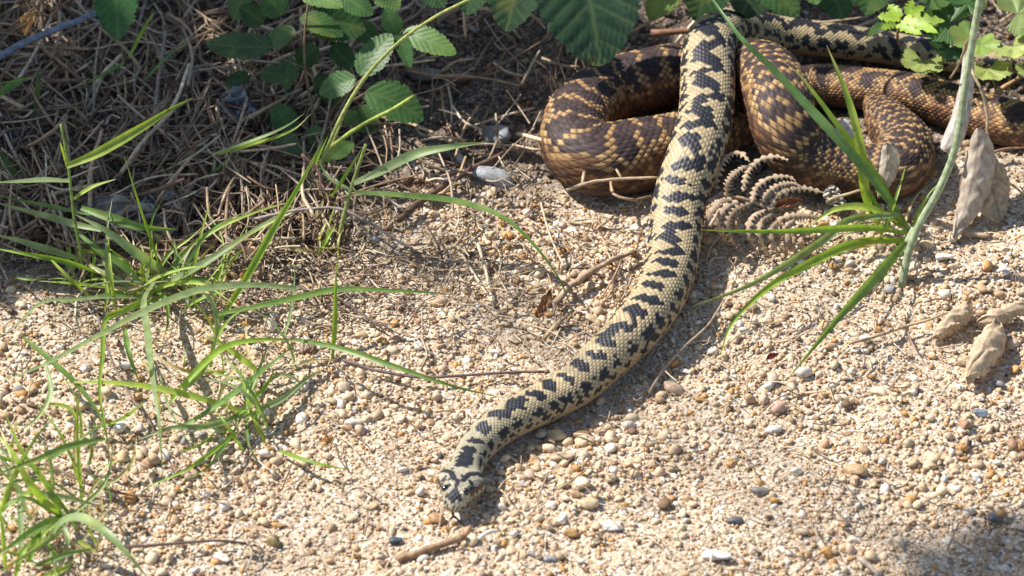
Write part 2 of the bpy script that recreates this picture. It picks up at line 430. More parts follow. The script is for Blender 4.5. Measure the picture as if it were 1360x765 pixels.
def tongue():
    p0 = on_head(0.6, 0, -1.2)[0]
    mid = P(602, 686, p0[2]-.002); t1 = P(592, 699, .003); t2 = P(612, 695, .004)
    Vs, Fs = [], []
    k = 0
    for pts, r in (([p0, (p0+mid)/2, mid], [.0007, .0006, .0005]), ([mid, (mid+t1)/2+(0, 0, .0006), t1], [.0005, .0004, .00015]), ([mid, (mid+t2)/2+(0, 0, .0006), t2], [.0005, .0004, .00015])):
        V, F, cap = tube(pts, r, 6)
        Vs.append(V); Fs += [tuple(i+k for i in f) for f in F.tolist()]+[tuple(i+k for i in f[:3]) for f in cap.tolist()]; k += len(V)
    me = bpy.data.meshes.new('tongue'); me.from_pydata(np.vstack(Vs).tolist(), [], Fs); me.update()
    obj('tongue', me, M_TONGUE, root)
tongue()

# --- the brown snake coiled behind; from the end hidden under its own coil to the end leaving the frame
BROWN = [(1150, 128, 4, 16), (1165, 140, 6, 40), (1182, 166, 10, 64), (1203, 196, 12, 76), (1190, 226, 12, 78), (1150, 228, 11.5, 76), (1105, 222, 12, 78), (1063, 206, 17, 84),
         (1042, 168, 27, 90), (1032, 128, 32, 92), (1012, 98, 27, 90), (965, 92, 15, 88), (910, 98, 12.5, 88), (855, 108, 13, 88), (806, 124, 13, 90), (772, 152, 13.5, 92),
         (764, 190, 14, 96), (792, 212, 14, 100), (850, 206, 14, 100), (910, 192, 13, 92), (965, 168, 11, 76), (1020, 134, 9, 66), (1080, 115, 9, 60), (1145, 118, 9, 58),
         (1220, 128, 9, 60), (1290, 150, 9.5, 63), (1345, 164, 9.5, 66), (1420, 170, 9.5, 66), (1520, 170, 9, 60), (1640, 160, 7, 30)]
def brown_shape(S, r):
    return r*1.0, r*.95, r*.9, np.full_like(S, 2.3)
def brown_paint(S, ph, sc, phc, h1, h2, dc, dr, e, x, z, L):
    mm = sc*1000; u = mm/10.5
    coil = mm < BROWN_COIL
    far = sm(L*1000-285, L*1000-245, mm)
    lat_w = .90+.10*np.sin(np.pi*u+1)-.28*far
    zig = (.14+.20*far)*np.sin(np.pi*u)
    dors = np.abs(phc-zig)
    barph = np.abs(((u+.10*np.sign(phc)+.05*np.sin(phc*3)) % 1)-.5)
    bar = np.where(coil, ((2*snake_body.rows) % 4 < 1.5) & (h1 > .24), (barph > .36-.06*far) & (h1 > .08))
    gold = np.array([.40, .24, .10]); goldl = np.array([.45, .285, .13])
    dark = np.array([.048, .031, .028]); brown = np.array([.085, .048, .032]); rust = np.array([.19, .095, .045]); bel = np.array([.10, .06, .04])
    edge = np.abs(dors-lat_w) < .11+.08*far
    flank = dors >= lat_w+.11
    low = np.abs(phc) > 1.85
    c = np.broadcast_to(dark, ph.shape+(3,)).copy()*(0.6+.9*h2[..., None])
    g = (bar & (dors < lat_w)) | (edge & (h1 > .18))
    c = np.where((bar & (dors < lat_w))[..., None], gold*(.65+.6*h2[..., None]), c)
    c = np.where((edge & (h1 > .18))[..., None], goldl*(.6+.6*h2[..., None]), c)
    fl = np.where((h1 > .55)[..., None], rust, brown)*(.7+.7*h2[..., None])
    row2 = (np.abs(dors-lat_w-.30) < .07) & (h2 > .35)
    fb = (np.cos(2*np.pi*u) > .62) & (dors < 1.35)
    gf = (fb & (h2 > .35)) | row2
    fl = np.where(gf[..., None], gold*.85, fl)
    c = np.where(flank[..., None], fl, c)
    c = np.where(low[..., None], bel*(.7+.6*h2[..., None]), c)
    # paler flanks toward the end that leaves on the right
    c = np.where((far > .5)[..., None] & (flank & ~low)[..., None], c*1.4+np.array([.04, .02, .008]), c)
    skin = np.array([.026, .018, .016])
    lo_ = np.where(g, .045, .0); hi_ = np.where(g, .19, .09)
    t_ = np.clip((e-lo_)/(hi_-lo_), 0, 1); w_ = (t_*t_*(3-2*t_))[..., None]
    return c*w_+skin*(1-w_), np.where(np.abs(ph) > 2.3, .3, 1)*.00045
BROWN_COIL = 168.0
broot = thing('snake', G(850, 230), 'thick brown and gold snake lying in coils beneath the cream snake', 'snake')
bctrl = []
for px, py, z, wpx in BROWN:
    p = G(px, py, z/1000); bctrl.append((*p, wpx/2*PX))
snake_body('brown_snake_body', bctrl, 48, .0030, brown_shape, brown_paint, relief, M_BROWN, broot, 4, 5)

# keep pebbles off the snakes
AVOID = np.vstack([spline(ctrl, 300), spline(bctrl, 400)])
def clear_of_snakes(x, y, k=0.8):
    X = np.asarray(x); ok = np.ones(X.shape, bool)
    for c in AVOID[::2]:
        if c[2] < 0.02: ok &= (X-c[0])**2+(np.asarray(y)-c[1])**2 > (k*c[3])**2
    return ok

# ------------------------------------------------------------------ gravel and pebbles
def ico(sub):
    t = (1+5**.5)/2
    V = [(-1, t, 0), (1, t, 0), (-1, -t, 0), (1, -t, 0), (0, -1, t), (0, 1, t), (0, -1, -t), (0, 1, -t), (t, 0, -1), (t, 0, 1), (-t, 0, -1), (-t, 0, 1)]
    F = [(0, 11, 5), (0, 5, 1), (0, 1, 7), (0, 7, 10), (0, 10, 11), (1, 5, 9), (5, 11, 4), (11, 10, 2), (10, 7, 6), (7, 1, 8), (3, 9, 4), (3, 4, 2), (3, 2, 6), (3, 6, 8), (3, 8, 9), (4, 9, 5), (2, 4, 11), (6, 2, 10), (8, 6, 7), (9, 8, 1)]
    V = [tuple(x) for x in nrm(V)]
    for _ in range(sub):
        mid, G2 = {}, []
        def m(a, b):
            k = (min(a, b), max(a, b))
            if k not in mid: mid[k] = len(V); V.append(tuple(nrm(np.add(V[a], V[b]))))
            return mid[k]
        for a, b, c in F:
            x, y, z = m(a, b), m(b, c), m(c, a); G2 += [(a, x, z), (b, y, x), (c, z, y), (x, y, z)]
        F = G2
    return np.array(V), np.array(F)
def stone(sub, seed, ang=.5):
    """a water-worn stone with a few flat facets"""
    V, F = ico(sub); rg = np.random.default_rng(seed)
    r = np.ones(len(V))
    for _ in range(7):
        d = nrm(rg.normal(size=3)); h = rg.uniform(.62, .95)
        dot = V@d; r = np.where(dot > 1e-3, np.minimum(r, h/np.maximum(dot, 1e-3)*(1-ang)+ang*np.minimum(1, h/np.maximum(dot, 1e-3))), r)
    for _ in range(4):
        d = nrm(rg.normal(size=3)); r += rg.uniform(-.10, .10)*np.sin(3*(V@d)+rg.uniform(0, 6))
    return V*r[:, None]*np.array([1, rg.uniform(.65, .95), rg.uniform(.5, .8)]), F
PALETTE = np.array([(.78, .71, .60), (.68, .545, .365), (.60, .455, .285), (.52, .37, .215), (.54, .29, .10), (.44, .27, .16), (.36, .34, .32), (.07, .07, .08), (.20, .12, .065), (.58, .42, .30)])
WEIGHT = np.array([.15, .26, .24, .15, .095, .05, .012, .004, .03, .07]); WEIGHT /= WEIGHT.sum()
def rotmats(n, flat=.6):
    ax = rng.normal(size=(n, 3)); ang = rng.normal(size=n)*flat
    ax = nrm(ax*[1, 1, .3]); yaw = rng.uniform(0, 2*np.pi, n)
    c, s = np.cos(ang), np.sin(ang); K = np.zeros((n, 3, 3))
    K[:, 0, 1], K[:, 0, 2], K[:, 1, 0], K[:, 1, 2], K[:, 2, 0], K[:, 2, 1] = -ax[:, 2], ax[:, 1], ax[:, 2], -ax[:, 0], -ax[:, 1], ax[:, 0]
    Rm = np.eye(3)+s[:, None, None]*K+(1-c)[:, None, None]*(K@K)
    Y = np.zeros((n, 3, 3)); Y[:, 0, 0] = Y[:, 1, 1] = np.cos(yaw); Y[:, 0, 1] = -np.sin(yaw); Y[:, 1, 0] = np.sin(yaw); Y[:, 2, 2] = 1
    return Rm@Y
def scatter(name, n, rmin, rmax, sub, label, up=.25, area=(-.222, .222, -.188, .215), soil_keep=.5, power=2.6, nt_=10):
    x = rng.uniform(area[0], area[1], n); y = rng.uniform(area[2], area[3], n)
    so_ = soil(x, y)
    keep = (rng.uniform(size=n) > so_*(1-soil_keep)) & clear_of_snakes(x, y, .75)
    clump = np.sin(47*x+2*np.sin(33*y))+np.sin(53*y+1.7*np.sin(41*x))+rng.normal(size=n)*.9
    if name == 'gravel': keep &= clump > -1.4
    x, y, so_, clump = x[keep], y[keep], so_[keep], clump[keep]; n = len(x)
    r = rmin+(rmax-rmin)*rng.uniform(size=n)**power
    r = r*(.8+.4*sm(-1, 1.5, clump))
    z = gz(x, y)+r*rng.uniform(-.1, up+.25, n)
    Rm = rotmats(n)*r[:, None, None]
    col = PALETTE[rng.choice(len(PALETTE), n, p=WEIGHT)]*rng.uniform(.75, 1.12, (n, 1))
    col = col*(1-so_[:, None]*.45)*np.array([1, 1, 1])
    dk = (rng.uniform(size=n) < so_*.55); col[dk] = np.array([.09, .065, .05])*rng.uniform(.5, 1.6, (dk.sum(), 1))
    which = rng.integers(0, nt_, n)
    Vs, Fs, Cs, k = [], [], [], 0
    for t in range(nt_):
        idx = np.where(which == t)[0]
        if not len(idx): continue
        tv, tf = stone(sub, 100+t, .25)
        V = np.einsum('nij,vj->nvi', Rm[idx], tv)+np.stack([x[idx], y[idx], z[idx]], 1)[:, None]
        Vs.append(V.reshape(-1, 3)); Fs.append((tf[None]+np.arange(len(idx))[:, None, None]*len(tv)).reshape(-1, 3)+k)
        Cs.append(np.repeat(col[idx], len(tv), 0)); k += len(idx)*len(tv)
    me = mesh_np(name, np.vstack(Vs), np.vstack(Fs)); colattr(me, np.vstack(Cs))
    return tag(obj(name, me, M_GRAIN), label, None, None, 'stuff')
scatter('sand_grains', 66000, .00045, .0012, 0, 'loose pale sand grains covering the ground around the snakes', .3, power=1.3, soil_keep=.35)
scatter('gravel', 11500, .0009, .0027, 1, 'small mixed gravel strewn over the pale sand', .35, power=2.7)

PEBM = []
for k in range(12):
    v, f = stone(2, 300+k, .45); me = mesh_np('pebble', v, f); me.materials.append(M_PEB); PEBM.append(me)
KINDS = {'white': ((.76, .70, .60), 'white quartz pebble half sunk in pale sand', 'white pebbles in the sand'),
         'cream': ((.64, .51, .34), 'cream coloured rounded pebble lying on sunlit sand', 'cream pebbles in the sand'),
         'tan': ((.52, .36, .20), 'tan pebble lying among smaller grains of sand', 'tan pebbles in the sand'),
         'orange': ((.52, .31, .11), 'small amber orange pebble lying on sunlit sand', 'amber pebbles in the sand'),
         'grey': ((.22, .22, .23), 'grey pebble lying among pale grains of sand', 'grey pebbles in the sand'),
         'brown': ((.20, .12, .07), 'dark brown pebble lying among pale grains of sand', 'brown pebbles in the sand')}
placed = []
def pebble(px, py, wpx, hpx, col, label, group=None, rot=None, sink=.2, seed=None):
    me = PEBM[(seed if seed is not None else random.randrange(99)) % 12]
    a, b = wpx/2*PX, hpx/2*PX
    g = G(px, py, b*(.75-sink))
    o = bpy.data.objects.new('pebble', me); COL.objects.link(o)
    o.location = Vector(g); s = (a*1.12, max(b, a*.72)*1.12, b*1.25)
    o.scale = s; o.rotation_euler = (random.uniform(-.25, .25), random.uniform(-.25, .25), random.uniform(-.5, .5) if rot is None else rot)
    f = random.uniform(.92, 1.08); o.color = (min(1, col[0]*f), min(1, col[1]*f), min(1, col[2]*f), 1)
    tag(o, label, 'pebble', group); placed.append((g[0], g[1], a))
    return o
SPECIAL = [(739, 578, 26, 17, (.60, .46, .24), 'smooth yellowish cream pebble below the front bend of the pale snake'),
    (746, 607, 26, 17, (.50, .38, .24), 'tan pebble with darker band below the smooth yellowish pebble'),
    (774, 577, 22, 16, (.26, .15, .07), 'angular dark brown pebble beside the smooth yellowish pebble'),
    (526, 718, 15, 14, (.05, .075, .10), 'round blue black pebble left of the brown stick near the head'),
    (363, 719, 19, 18, (.30, .24, .10), 'round olive pebble alone on sand left of the blue black pebble'),
    (1138, 625, 30, 21, (.48, .32, .17), 'blocky orange tan pebble on the open sand at lower right'),
    (1321, 687, 27, 21, (.13, .13, .14), 'large dark grey pebble at the edge of the lower right shade'),
    (1010, 652, 22, 16, (.28, .26, .22), 'largest smooth grey pebble on open sand right of the snake head'),
    (977, 692, 20, 11, (.10, .105, .11), 'flat charcoal pebble just below a smooth grey pebble'),
    (1034, 543, 26, 18, (.50, .33, .24), 'pinkish brown pebble below the tip of a drooping grass blade'),
    (1067, 495, 25, 18, (.68, .62, .52), 'cream white pebble touching the tip of a drooping grass blade'),
    (1028, 571, 24, 15, (.72, .68, .60), 'oval white pebble below the pinkish brown pebble'),
    (895, 516, 30, 17, (.52, .38, .26), 'broad pinkish tan pebble right of the pale snake'),
    (659, 178, 46, 34, (.34, .36, .37), 'large pale grey stone in the bramble shade'),
    (654, 236, 56, 26, (.40, .42, .42), 'long pale grey stone lying in shade left of the brown coils'),
    (568, 99, 40, 24, (.20, .20, .20), 'dull grey stone under the bramble leaves'),
    (612, 104, 36, 20, (.24, .14, .09), 'reddish brown stone in the shade under the brambles'),
    (732, 742, 17, 15, (.30, .31, .33), 'speckled grey pebble near the bottom edge below the snake'),
    (952, 738, 30, 17, (.76, .74, .71), 'bright white oval pebble near the bottom edge'),
    (812, 699, 28, 16, (.74, .70, .65), 'chalk white pebble between grains left of the bright oval one'),
    (783, 668, 24, 20, (.60, .47, .28), 'translucent honey cream pebble on the open sand'),
    (1122, 180, 24, 50, (.72, .72, .71), 'upright white pebble wedged between the brown coils'),
    (582, 690, 22, 20, (.48, .28, .14), 'orange brown pebble beneath the snout of the pale snake'),
    (361, 432, 14, 21, (.72, .66, .58), 'upright white pebble below the long arching grass leaf'),
    (1304, 549, 20, 12, (.20, .25, .29), 'slate blue pebble below the rolled dry leaf'),
    (1232, 325, 18, 18, (.66, .50, .30), 'honey cream pebble right of the pale green stem foot'),
    (583, 401, 26, 15, (.55, .40, .25), 'tan pebble at the tip of a long thin grass blade'),
    (1295, 310, 34, 22, (.50, .38, .25), 'sandy brown stone by the foot of the grey curled leaf')]
for px, py, a, b, c, lab in SPECIAL: pebble(px, py, a, b, c, lab)
tries = 0
kinds = list(KINDS)
while len(placed) < 300 and tries < 6000:
    tries += 1
    px, py = random.uniform(-10, 1370), random.uniform(255, 775)
    p = P(px, py)
    if soil(p[0], p[1]) > .6 and random.random() < .7: continue
    if not clear_of_snakes(p[0], p[1], 1.05): continue
    wpx = random.uniform(8.5, 13)+10*random.random()**4
    if any((p[0]-a)**2+(p[1]-b)**2 < (c*1.0+wpx/2*PX)**2 for a, b, c in placed): continue
    k = random.choices(kinds, [.20, .34, .23, .15, .02, .06])[0]
    c, lab, grp = KINDS[k]
    pebble(px, py, wpx, wpx*random.uniform(.55, .85), c, lab, grp)

# single a pebble out by what it lies nearest to
LAND = [((612, 650), "the pale snake's head"), ((620, 622), "the black nape of the pale snake"), ((574, 726), 'the short flat brown stick'), ((740, 578), 'the smooth yellowish pebble'), ((526, 718), 'the round blue black pebble'), ((363, 719), 'the round olive pebble'),
        ((1138, 625), 'the blocky orange tan pebble'), ((1321, 687), 'the large dark grey pebble'), ((1010, 652), 'the smooth grey pebble'), ((1034, 543), 'the pinkish brown pebble'), ((952, 738), 'the bright white oval pebble'),
        ((895, 516), 'the broad pinkish tan pebble'), ((1304, 549), 'the slate blue pebble'), ((1198, 385), 'the foot of the bluish green stem'), ((1045, 506), 'the tip of the drooping grass blade'), ((764, 440), 'the tip of the arching grass leaf'),
        ((675, 530), 'the tip of the longest low grass shoot'), ((722, 402), 'the upright brown dead leaf'), ((640, 365), 'the pair of pale straws'), ((1245, 440), 'the pointed dead leaf'), ((1300, 475), 'the rolled tan dead leaf'), ((560, 500), 'the thin purplish dead stalk'),
        ((790, 362), 'the knobbly tan root'), ((200, 395), 'the root of the spreading grass tuft'), ((325, 555), 'the root of the sprawling grass tuft'), ((84, 692), 'the near corner grass tuft'), ((445, 340), 'the foot of the single grass shoot'), ((903, 465), 'the long bowed tan stem'),
        ((1010, 335), 'the dried fern frond'), ((1166, 446), 'the jointed tan stem'), ((250, 722), 'the dark twig'), ((1026, 473), 'the dark red leaf scrap'), ((655, 236), 'the long pale grey shaded stone'), ((766, 632), 'the thin straight dead stem')]
WORD = {'white': 'white', 'cream': 'cream', 'tan': 'tan', 'orange': 'amber', 'grey': 'grey', 'brown': 'dark brown'}
done = set()
for (lx, ly), what in LAND:
    g = P(lx, ly)
    for kind in KINDS:
        grp = KINDS[kind][2]
        c = [o for o in COL.objects if o.get('group') == grp]
        if not c: continue
        o = min(c, key=lambda o: (o.location.x-g[0])**2+(o.location.y-g[1])**2)
        if o.name in done or math.hypot(o.location.x-g[0], o.location.y-g[1]) > .035: continue
        done.add(o.name); o['label'] = WORD[kind]+' pebble lying closest of its colour to '+what

# ------------------------------------------------------------------ plants: blades and leaves
TOCAM = nrm(CAM)
def blade_mesh(pts, width, fold=.28, flat=.55, seed=0, tipend=True, n=None):
    """grass blade: folded strip with a keel underneath; pts are world points root to tip"""
    n = n or 34
    q = spline(pts, n); T = nrm(np.gradient(q, axis=0))
    rg = np.random.default_rng(seed)
    tw = rg.uniform(-.5, .5)+np.linspace(0, rg.uniform(-.7, .7), n)
    Nv = nrm(TOCAM*flat+np.array([0, 0, 1-flat])+rg.normal(size=3)*.15)
    side = nrm(np.cross(T, Nv)); nn = np.cross(side, T)
    side2 = side*np.cos(tw)[:, None]+nn*np.sin(tw)[:, None]; nn2 = np.cross(side2, T)
    t = np.linspace(0, 1, n)
    wd = width/2*np.clip(.55+1.6*t, 0, 1)*(np.clip((1-t)/.55, 0, 1)**.75 if tipend else np.clip((1.02-t)/.1, 0, 1)**.5)
    wd = np.maximum(wd, width*.02)
    f = fold*wd[:, None]*nn2; th = .00012*nn2
    L, Rr = q-side2*wd[:, None]+f, q+side2*wd[:, None]+f
    l2, r2 = q-side2*wd[:, None]*.5+f*.4, q+side2*wd[:, None]*.5+f*.4
    V = np.stack([L, l2, q, r2, Rr], 1).reshape(-1, 3)
    F = grid_faces(n, 5)
    me = mesh_np('blade', V, F)
    vein = np.tile([.35, 0, .9, 0, .35], n); fattr(me, vein, 'vein')
    fattr(me, np.repeat(sm(rg.uniform(.72, 1.0), 1.02, t)*rg.uniform(.2, 1), 5), 'withered')
    return me
GREENS = {'b': (.24, .37, .05), 'g': (.16, .27, .075), 'p': (.27, .35, .19), 'y': (.34, .38, .07), 'd': (.06, .13, .04), 'l': (.34, .44, .08)}
def pts3(pxs, z0, z1, hump=0.0):
    a = np.asarray(pxs, float)
    L = np.concatenate([[0], np.cumsum(np.hypot(*np.diff(a, axis=0).T))]); t = L/L[-1]
    z = (z0+(z1-z0)*t+hump*4*t*(1-t))/1000
    return np.array([G(x, y, zz) for (x, y), zz in zip(a, z)])
seedc = [0]
def blade(parent, pxs, wpx, col='g', z0=3, z1=30, hump=0, fold=.42, name='blade'):
    seedc[0] += 1
    me = blade_mesh(pts3(pxs, z0, z1, hump), wpx*PX*1.08, fold, seed=seedc[0])
    c = np.array(GREENS[col] if isinstance(col, str) else col)*random.uniform(.88, 1.12)
    return obj(name, me, M_GRASS, parent, c)
def stalk(parent, pxs, wpx, col, z0, z1, hump=0, name='stem', m=None, rough=0.03, taper=.7):
    seedc[0] += 1
    p = pts3(pxs, z0, z1, hump); r = np.linspace(1, taper, len(p))*wpx/2*PX
    return obj(name, tube_mesh(name, p, r, 8, rough, seedc[0]), m or M_STRAW, parent, col)

def tuft(base, label): return thing('grass_tuft', G(*base), label, 'grass')
t1 = tuft((112, 380), 'upright jointed grass shoot with three bright leaves in front of the straw')
stalk(t1, [(114, 384), (106, 330), (98, 285), (90, 215), (81, 165)], 5, (.20, .30, .07), 0, 70, name='stem')
for b_ in (([(88, 221), (130, 203), (190, 168), (225, 146), (256, 130)], 12, 'l', 58, 75), ([(92, 241), (60, 240), (25, 242), (-15, 243)], 9, 'p', 50, 50),
           ([(98, 264), (122, 249), (154, 238)], 6, 'l', 44, 50), ([(80, 190), (84, 205), (88, 222)], 3, 'l', 70, 58)):
    blade(t1, b_[0], b_[1], b_[2], b_[3], b_[4])
t2 = tuft((200, 392), 'spreading grass tuft rooted where dark litter meets the sand')
for pxs, wd, c, z0, z1, hp in (
    ([(217, 372), (205, 330), (188, 280), (164, 204)], 4, 'b', 4, 62, 0), ([(253, 385), (262, 335), (279, 268)], 6, 'l', 3, 40, 0),
    ([(135, 306), (97, 297), (60, 286), (-8, 268)], 9, 'p', 24, 26, 0), ([(120, 285), (60, 273), (-8, 259)], 5, 'g', 26, 30, 0),
    ([(222, 364), (180, 335), (140, 306), (100, 285)], 12, 'p', 8, 35, 4), ([(108, 276), (150, 290), (190, 302), (236, 305)], 11, 'g', 30, 22, 2),
    ([(198, 388), (160, 352), (125, 328), (92, 300)], 10, 'g', 4, 22, 3), ([(186, 380), (168, 350), (143, 328)], 7, 'l', 4, 15, 2),
    ([(132, 362), (90, 348), (40, 338), (-10, 329)], 7, 'b', 10, 18, 4), ([(100, 342), (60, 330), (25, 319), (-10, 311)], 9, 'p', 14, 20, 2),
    ([(150, 383), (100, 377), (48, 373)], 5, 'b', 6, 8, 3), ([(140, 340), (118, 333), (104, 340), (97, 358), (98, 376)], 5, 'y', 14, 2, 4),
    ([(224, 366), (245, 335), (290, 303), (345, 280), (385, 268)], 6, 'l', 5, 30, 8), ([(204, 384), (255, 360), (300, 332), (350, 298), (392, 275)], 10, 'p', 4, 34, 8),
    ([(290, 428), (325, 372), (365, 300), (395, 250), (430, 185)], 9, 'b', 3, 58, 4), ([(300, 330), (345, 305), (372, 288), (385, 262)], 6, 'l', 15, 28, 0),
    ([(205, 375), (192, 400), (197, 440), (203, 495), (212, 560), (217, 645)], 10, 'p', 14, 8, 20), ([(198, 392), (180, 403), (163, 412), (140, 425), (136, 470), (132, 520), (141, 575), (148, 625)], 6, 'b', 12, 3, 14),
    ([(205, 385), (235, 350), (262, 320), (290, 300)], 7, 'g', 4, 22, 3), ([(172, 392), (140, 392), (110, 398), (80, 404), (73, 420), (74, 437)], 4, 'g', 8, 3, 6),
    ([(190, 396), (150, 395), (100, 398), (55, 403), (20, 434), (-10, 452)], 6, 'p', 6, 10, 6), ([(165, 435), (170, 465), (178, 490), (185, 508)], 7, 'g', 14, 4, 3),
    ([(203, 384), (220, 400), (222, 430), (218, 446)], 7, 'g', 6, 3, 8), ([(212, 380), (225, 362), (250, 370), (262, 378)], 5, 'l', 6, 4, 6),
    ([(180, 385), (150, 372), (120, 372), (100, 380)], 5, 'b', 5, 4, 4), ([(188, 392), (170, 380), (145, 365), (120, 352)], 7, 'p', 4, 14, 4),
    ([(195, 388), (188, 360), (190, 345), (170, 330)], 6, 'l', 4, 20, 2), ([(208, 386), (240, 375), (275, 372), (300, 380)], 6, 'g', 4, 4, 6),
    ([(245, 385), (248, 402), (246, 418)], 5, 'p', 8, 2, 2), ([(200, 380), (222, 340), (250, 318), (270, 300)], 5, 'l', 5, 22, 0)):
    blade(t2, pxs, wd, c, z0, z1, hp)
t3 = tuft((325, 555), 'low grass tuft sprawling across the sunlit sand with long side shoots')
for pxs, wd, c, z0, z1, hp in (
    ([(395, 384), (340, 380), (280, 384), (240, 395), (180, 421), (120, 453), (50, 489), (-15, 512)], 13, 'p', 30, 45, 10), ([(258, 386), (276, 394), (285, 412), (288, 440), (281, 482)], 6, 'p', 38, 8, 4),
    ([(328, 549), (270, 531), (200, 515), (130, 508), (62, 510)], 9, 'l', 8, 16, 8), ([(326, 549), (275, 566), (225, 569), (180, 585)], 8, 'p', 8, 10, 6),
    ([(243, 568), (295, 535), (345, 497), (398, 453)], 10, 'g', 8, 12, 8), ([(348, 497), (310, 467), (270, 443)], 8, 'l', 10, 18, 2),
    ([(228, 533), (262, 492), (300, 461), (345, 452), (398, 452)], 9, 'b', 10, 12, 8), ([(392, 451), (450, 462), (520, 485), (600, 512), (675, 530)], 7, 'g', 12, 8, 12),
    ([(441, 478), (444, 430), (445, 385), (447, 345)], 7, 'b', 3, 36, 0), ([(290, 418), (340, 408), (400, 395), (450, 385), (530, 387), (604, 391)], 9, 'g', 20, 12, 8),
    ([(376, 452), (385, 420), (390, 380), (392, 350)], 4, 'p', 4, 22, 0), ([(326, 550), (345, 525), (360, 505), (378, 498), (400, 510), (405, 530)], 6, 'p', 6, 4, 8),
    ([(330, 552), (335, 530), (352, 515), (365, 490)], 6, 'l', 6, 15, 3), ([(325, 555), (345, 545), (375, 530), (405, 505), (430, 490)], 6, 'p', 5, 3, 8),
    ([(318, 560), (345, 490), (360, 450)], 7, 'p', 5, 18, 0), ([(312, 575), (282, 600), (245, 625), (184, 651)], 5, 'b', 10, 3, 4),
    ([(318, 560), (300, 590), (270, 625), (230, 640)], 4, 'g', 4, 4, 5), ([(240, 520), (262, 500), (280, 480)], 7, 'p', 6, 10, 3), ([(326, 556), (330, 590), (342, 610)], 4, 'g', 5, 3, 3),
    ([(330, 549), (330, 520), (336, 500)], 5, 'l', 8, 14, 0), ([(395, 520), (352, 540), (340, 560), (335, 580)], 5, 'p', 6, 2, 3)):
    blade(t3, pxs, wd, c, z0, z1, hp)
t4 = tuft((84, 690), 'fresh grass tuft in the near corner with a pale blade arching over')
for pxs, wd, c, z0, z1, hp in (
    ([(30, 448), (65, 478), (102, 512), (132, 552), (142, 585)], 9, 'g', 22, 8, 4), ([(62, 485), (68, 520), (52, 552), (26, 573)], 7, 'p', 20, 10, 2),
    ([(65, 536), (92, 543), (106, 570), (120, 592)], 6, 'l', 16, 8, 3), ([(110, 682), (104, 610), (102, 560), (108, 508)], 5, 'b', 3, 28, 0),
    ([(140, 583), (90, 594), (50, 610), (-10, 632)], 9, 'g', 22, 28, 5), ([(84, 688), (62, 668), (38, 638), (18, 602), (-8, 572)], 10, 'l', 4, 34, 6),
    ([(70, 712), (82, 694), (108, 689), (140, 708), (170, 738), (200, 772)], 13, 'p', 10, 14, 14), ([(82, 686), (45, 705), (15, 725), (-10, 742)], 11, 'g', 5, 14, 4),
    ([(25, 657), (28, 695), (26, 757)], 7, 'p', 16, 3, 2), ([(20, 655), (75, 659), (147, 676)], 7, 'p', 16, 6, 4), ([(80, 686), (30, 662), (-10, 685)], 7, 'g', 6, 12, 8),
    ([(38, 747), (52, 716), (78, 694)], 8, 'b', 3, 16, 0), ([(48, 752), (88, 736), (126, 728)], 6, 'g', 4, 8, 4), ([(84, 698), (90, 718), (82, 738)], 6, 'p', 10, 3, 0),
    ([(104, 719), (128, 733)], 6, 'y', 6, 6, 2), ([(55, 768), (85, 755), (98, 744)], 8, 'l', 4, 8, 0), ([(118, 630), (142, 648), (148, 672)], 4, 'g', 8, 3, 2),
    ([(84, 690), (60, 640), (30, 600), (5, 545)], 6, 'b', 4, 32, 0), ([(84, 690), (70, 665), (40, 655), (-8, 690)], 7, 'b', 5, 12, 8), ([(90, 690), (60, 720), (20, 745), (-8, 765)], 7, 'p', 5, 10, 6),
    ([(84, 692), (110, 672), (140, 640), (152, 590)], 5, 'g', 4, 22, 0), ([(40, 690), (20, 640), (-5, 600)], 6, 'p', 4, 24, 0), ([(20, 770), (30, 735), (60, 700)], 7, 'b', 3, 12, 3)):
    blade(t4, pxs, wd, c, z0, z1, hp)
t5 = tuft((445, 338), 'single grass shoot with one leaf arching right and drooping onto the sand')
stalk(t5, [(446, 336), (456, 290), (467, 248), (486, 192)], 6.5, (.25, .32, .09), 0, 45)
for pxs, wd, c, z0, z1, hp in (([(470, 244), (500, 231), (550, 206), (600, 195), (646, 189)], 13, 'p', 30, 38, 4), ([(470, 256), (540, 261), (610, 270), (670, 292), (720, 340), (750, 388), (764, 440)], 12, 'g', 28, 5, 10),
    ([(466, 253), (435, 235), (421, 208)], 6, 'p', 28, 35, 0), ([(434, 334), (438, 300), (446, 268)], 7, 'l', 2, 20, 0), ([(440, 262), (470, 215), (482, 195)], 4, 'b', 26, 44, 0)):
    blade(t5, pxs, wd, c, z0, z1, hp)
t6 = tuft((415, 245), 'tall bare yellowish grass stalk leaning right above the bramble leaves')
stalk(t6, [(412, 250), (432, 205), (452, 158), (485, 103), (530, 56), (580, 21), (630, -4)], 7, (.34, .38, .12), 2, 95, 4, name='stem', taper=.5)
stalk(t6, [(440, 195), (480, 166), (520, 146), (551, 126)], 6.5, (.32, .40, .08), 22, 45, 0, name='side_shoot')
stalk(t6, [(438, 200), (452, 165), (464, 132)], 4, (.34, .36, .10), 20, 40, name='side_shoot')
for pxs, wd, c, z0, z1, hp in (([(282, 206), (340, 186), (380, 168), (405, 150)], 7, 'p', 20, 38, 4), ([(290, 205), (350, 188), (390, 172), (414, 150)], 6, 'l', 20, 40, 2), ([(406, 250), (420, 215), (436, 180)], 6, 'b', 3, 25, 0)):
    blade(t6, pxs, wd, c, z0, z1, hp)
t7 = tuft((1206, 312), 'grass tuft of long bright blades at the foot of the pale green stem')
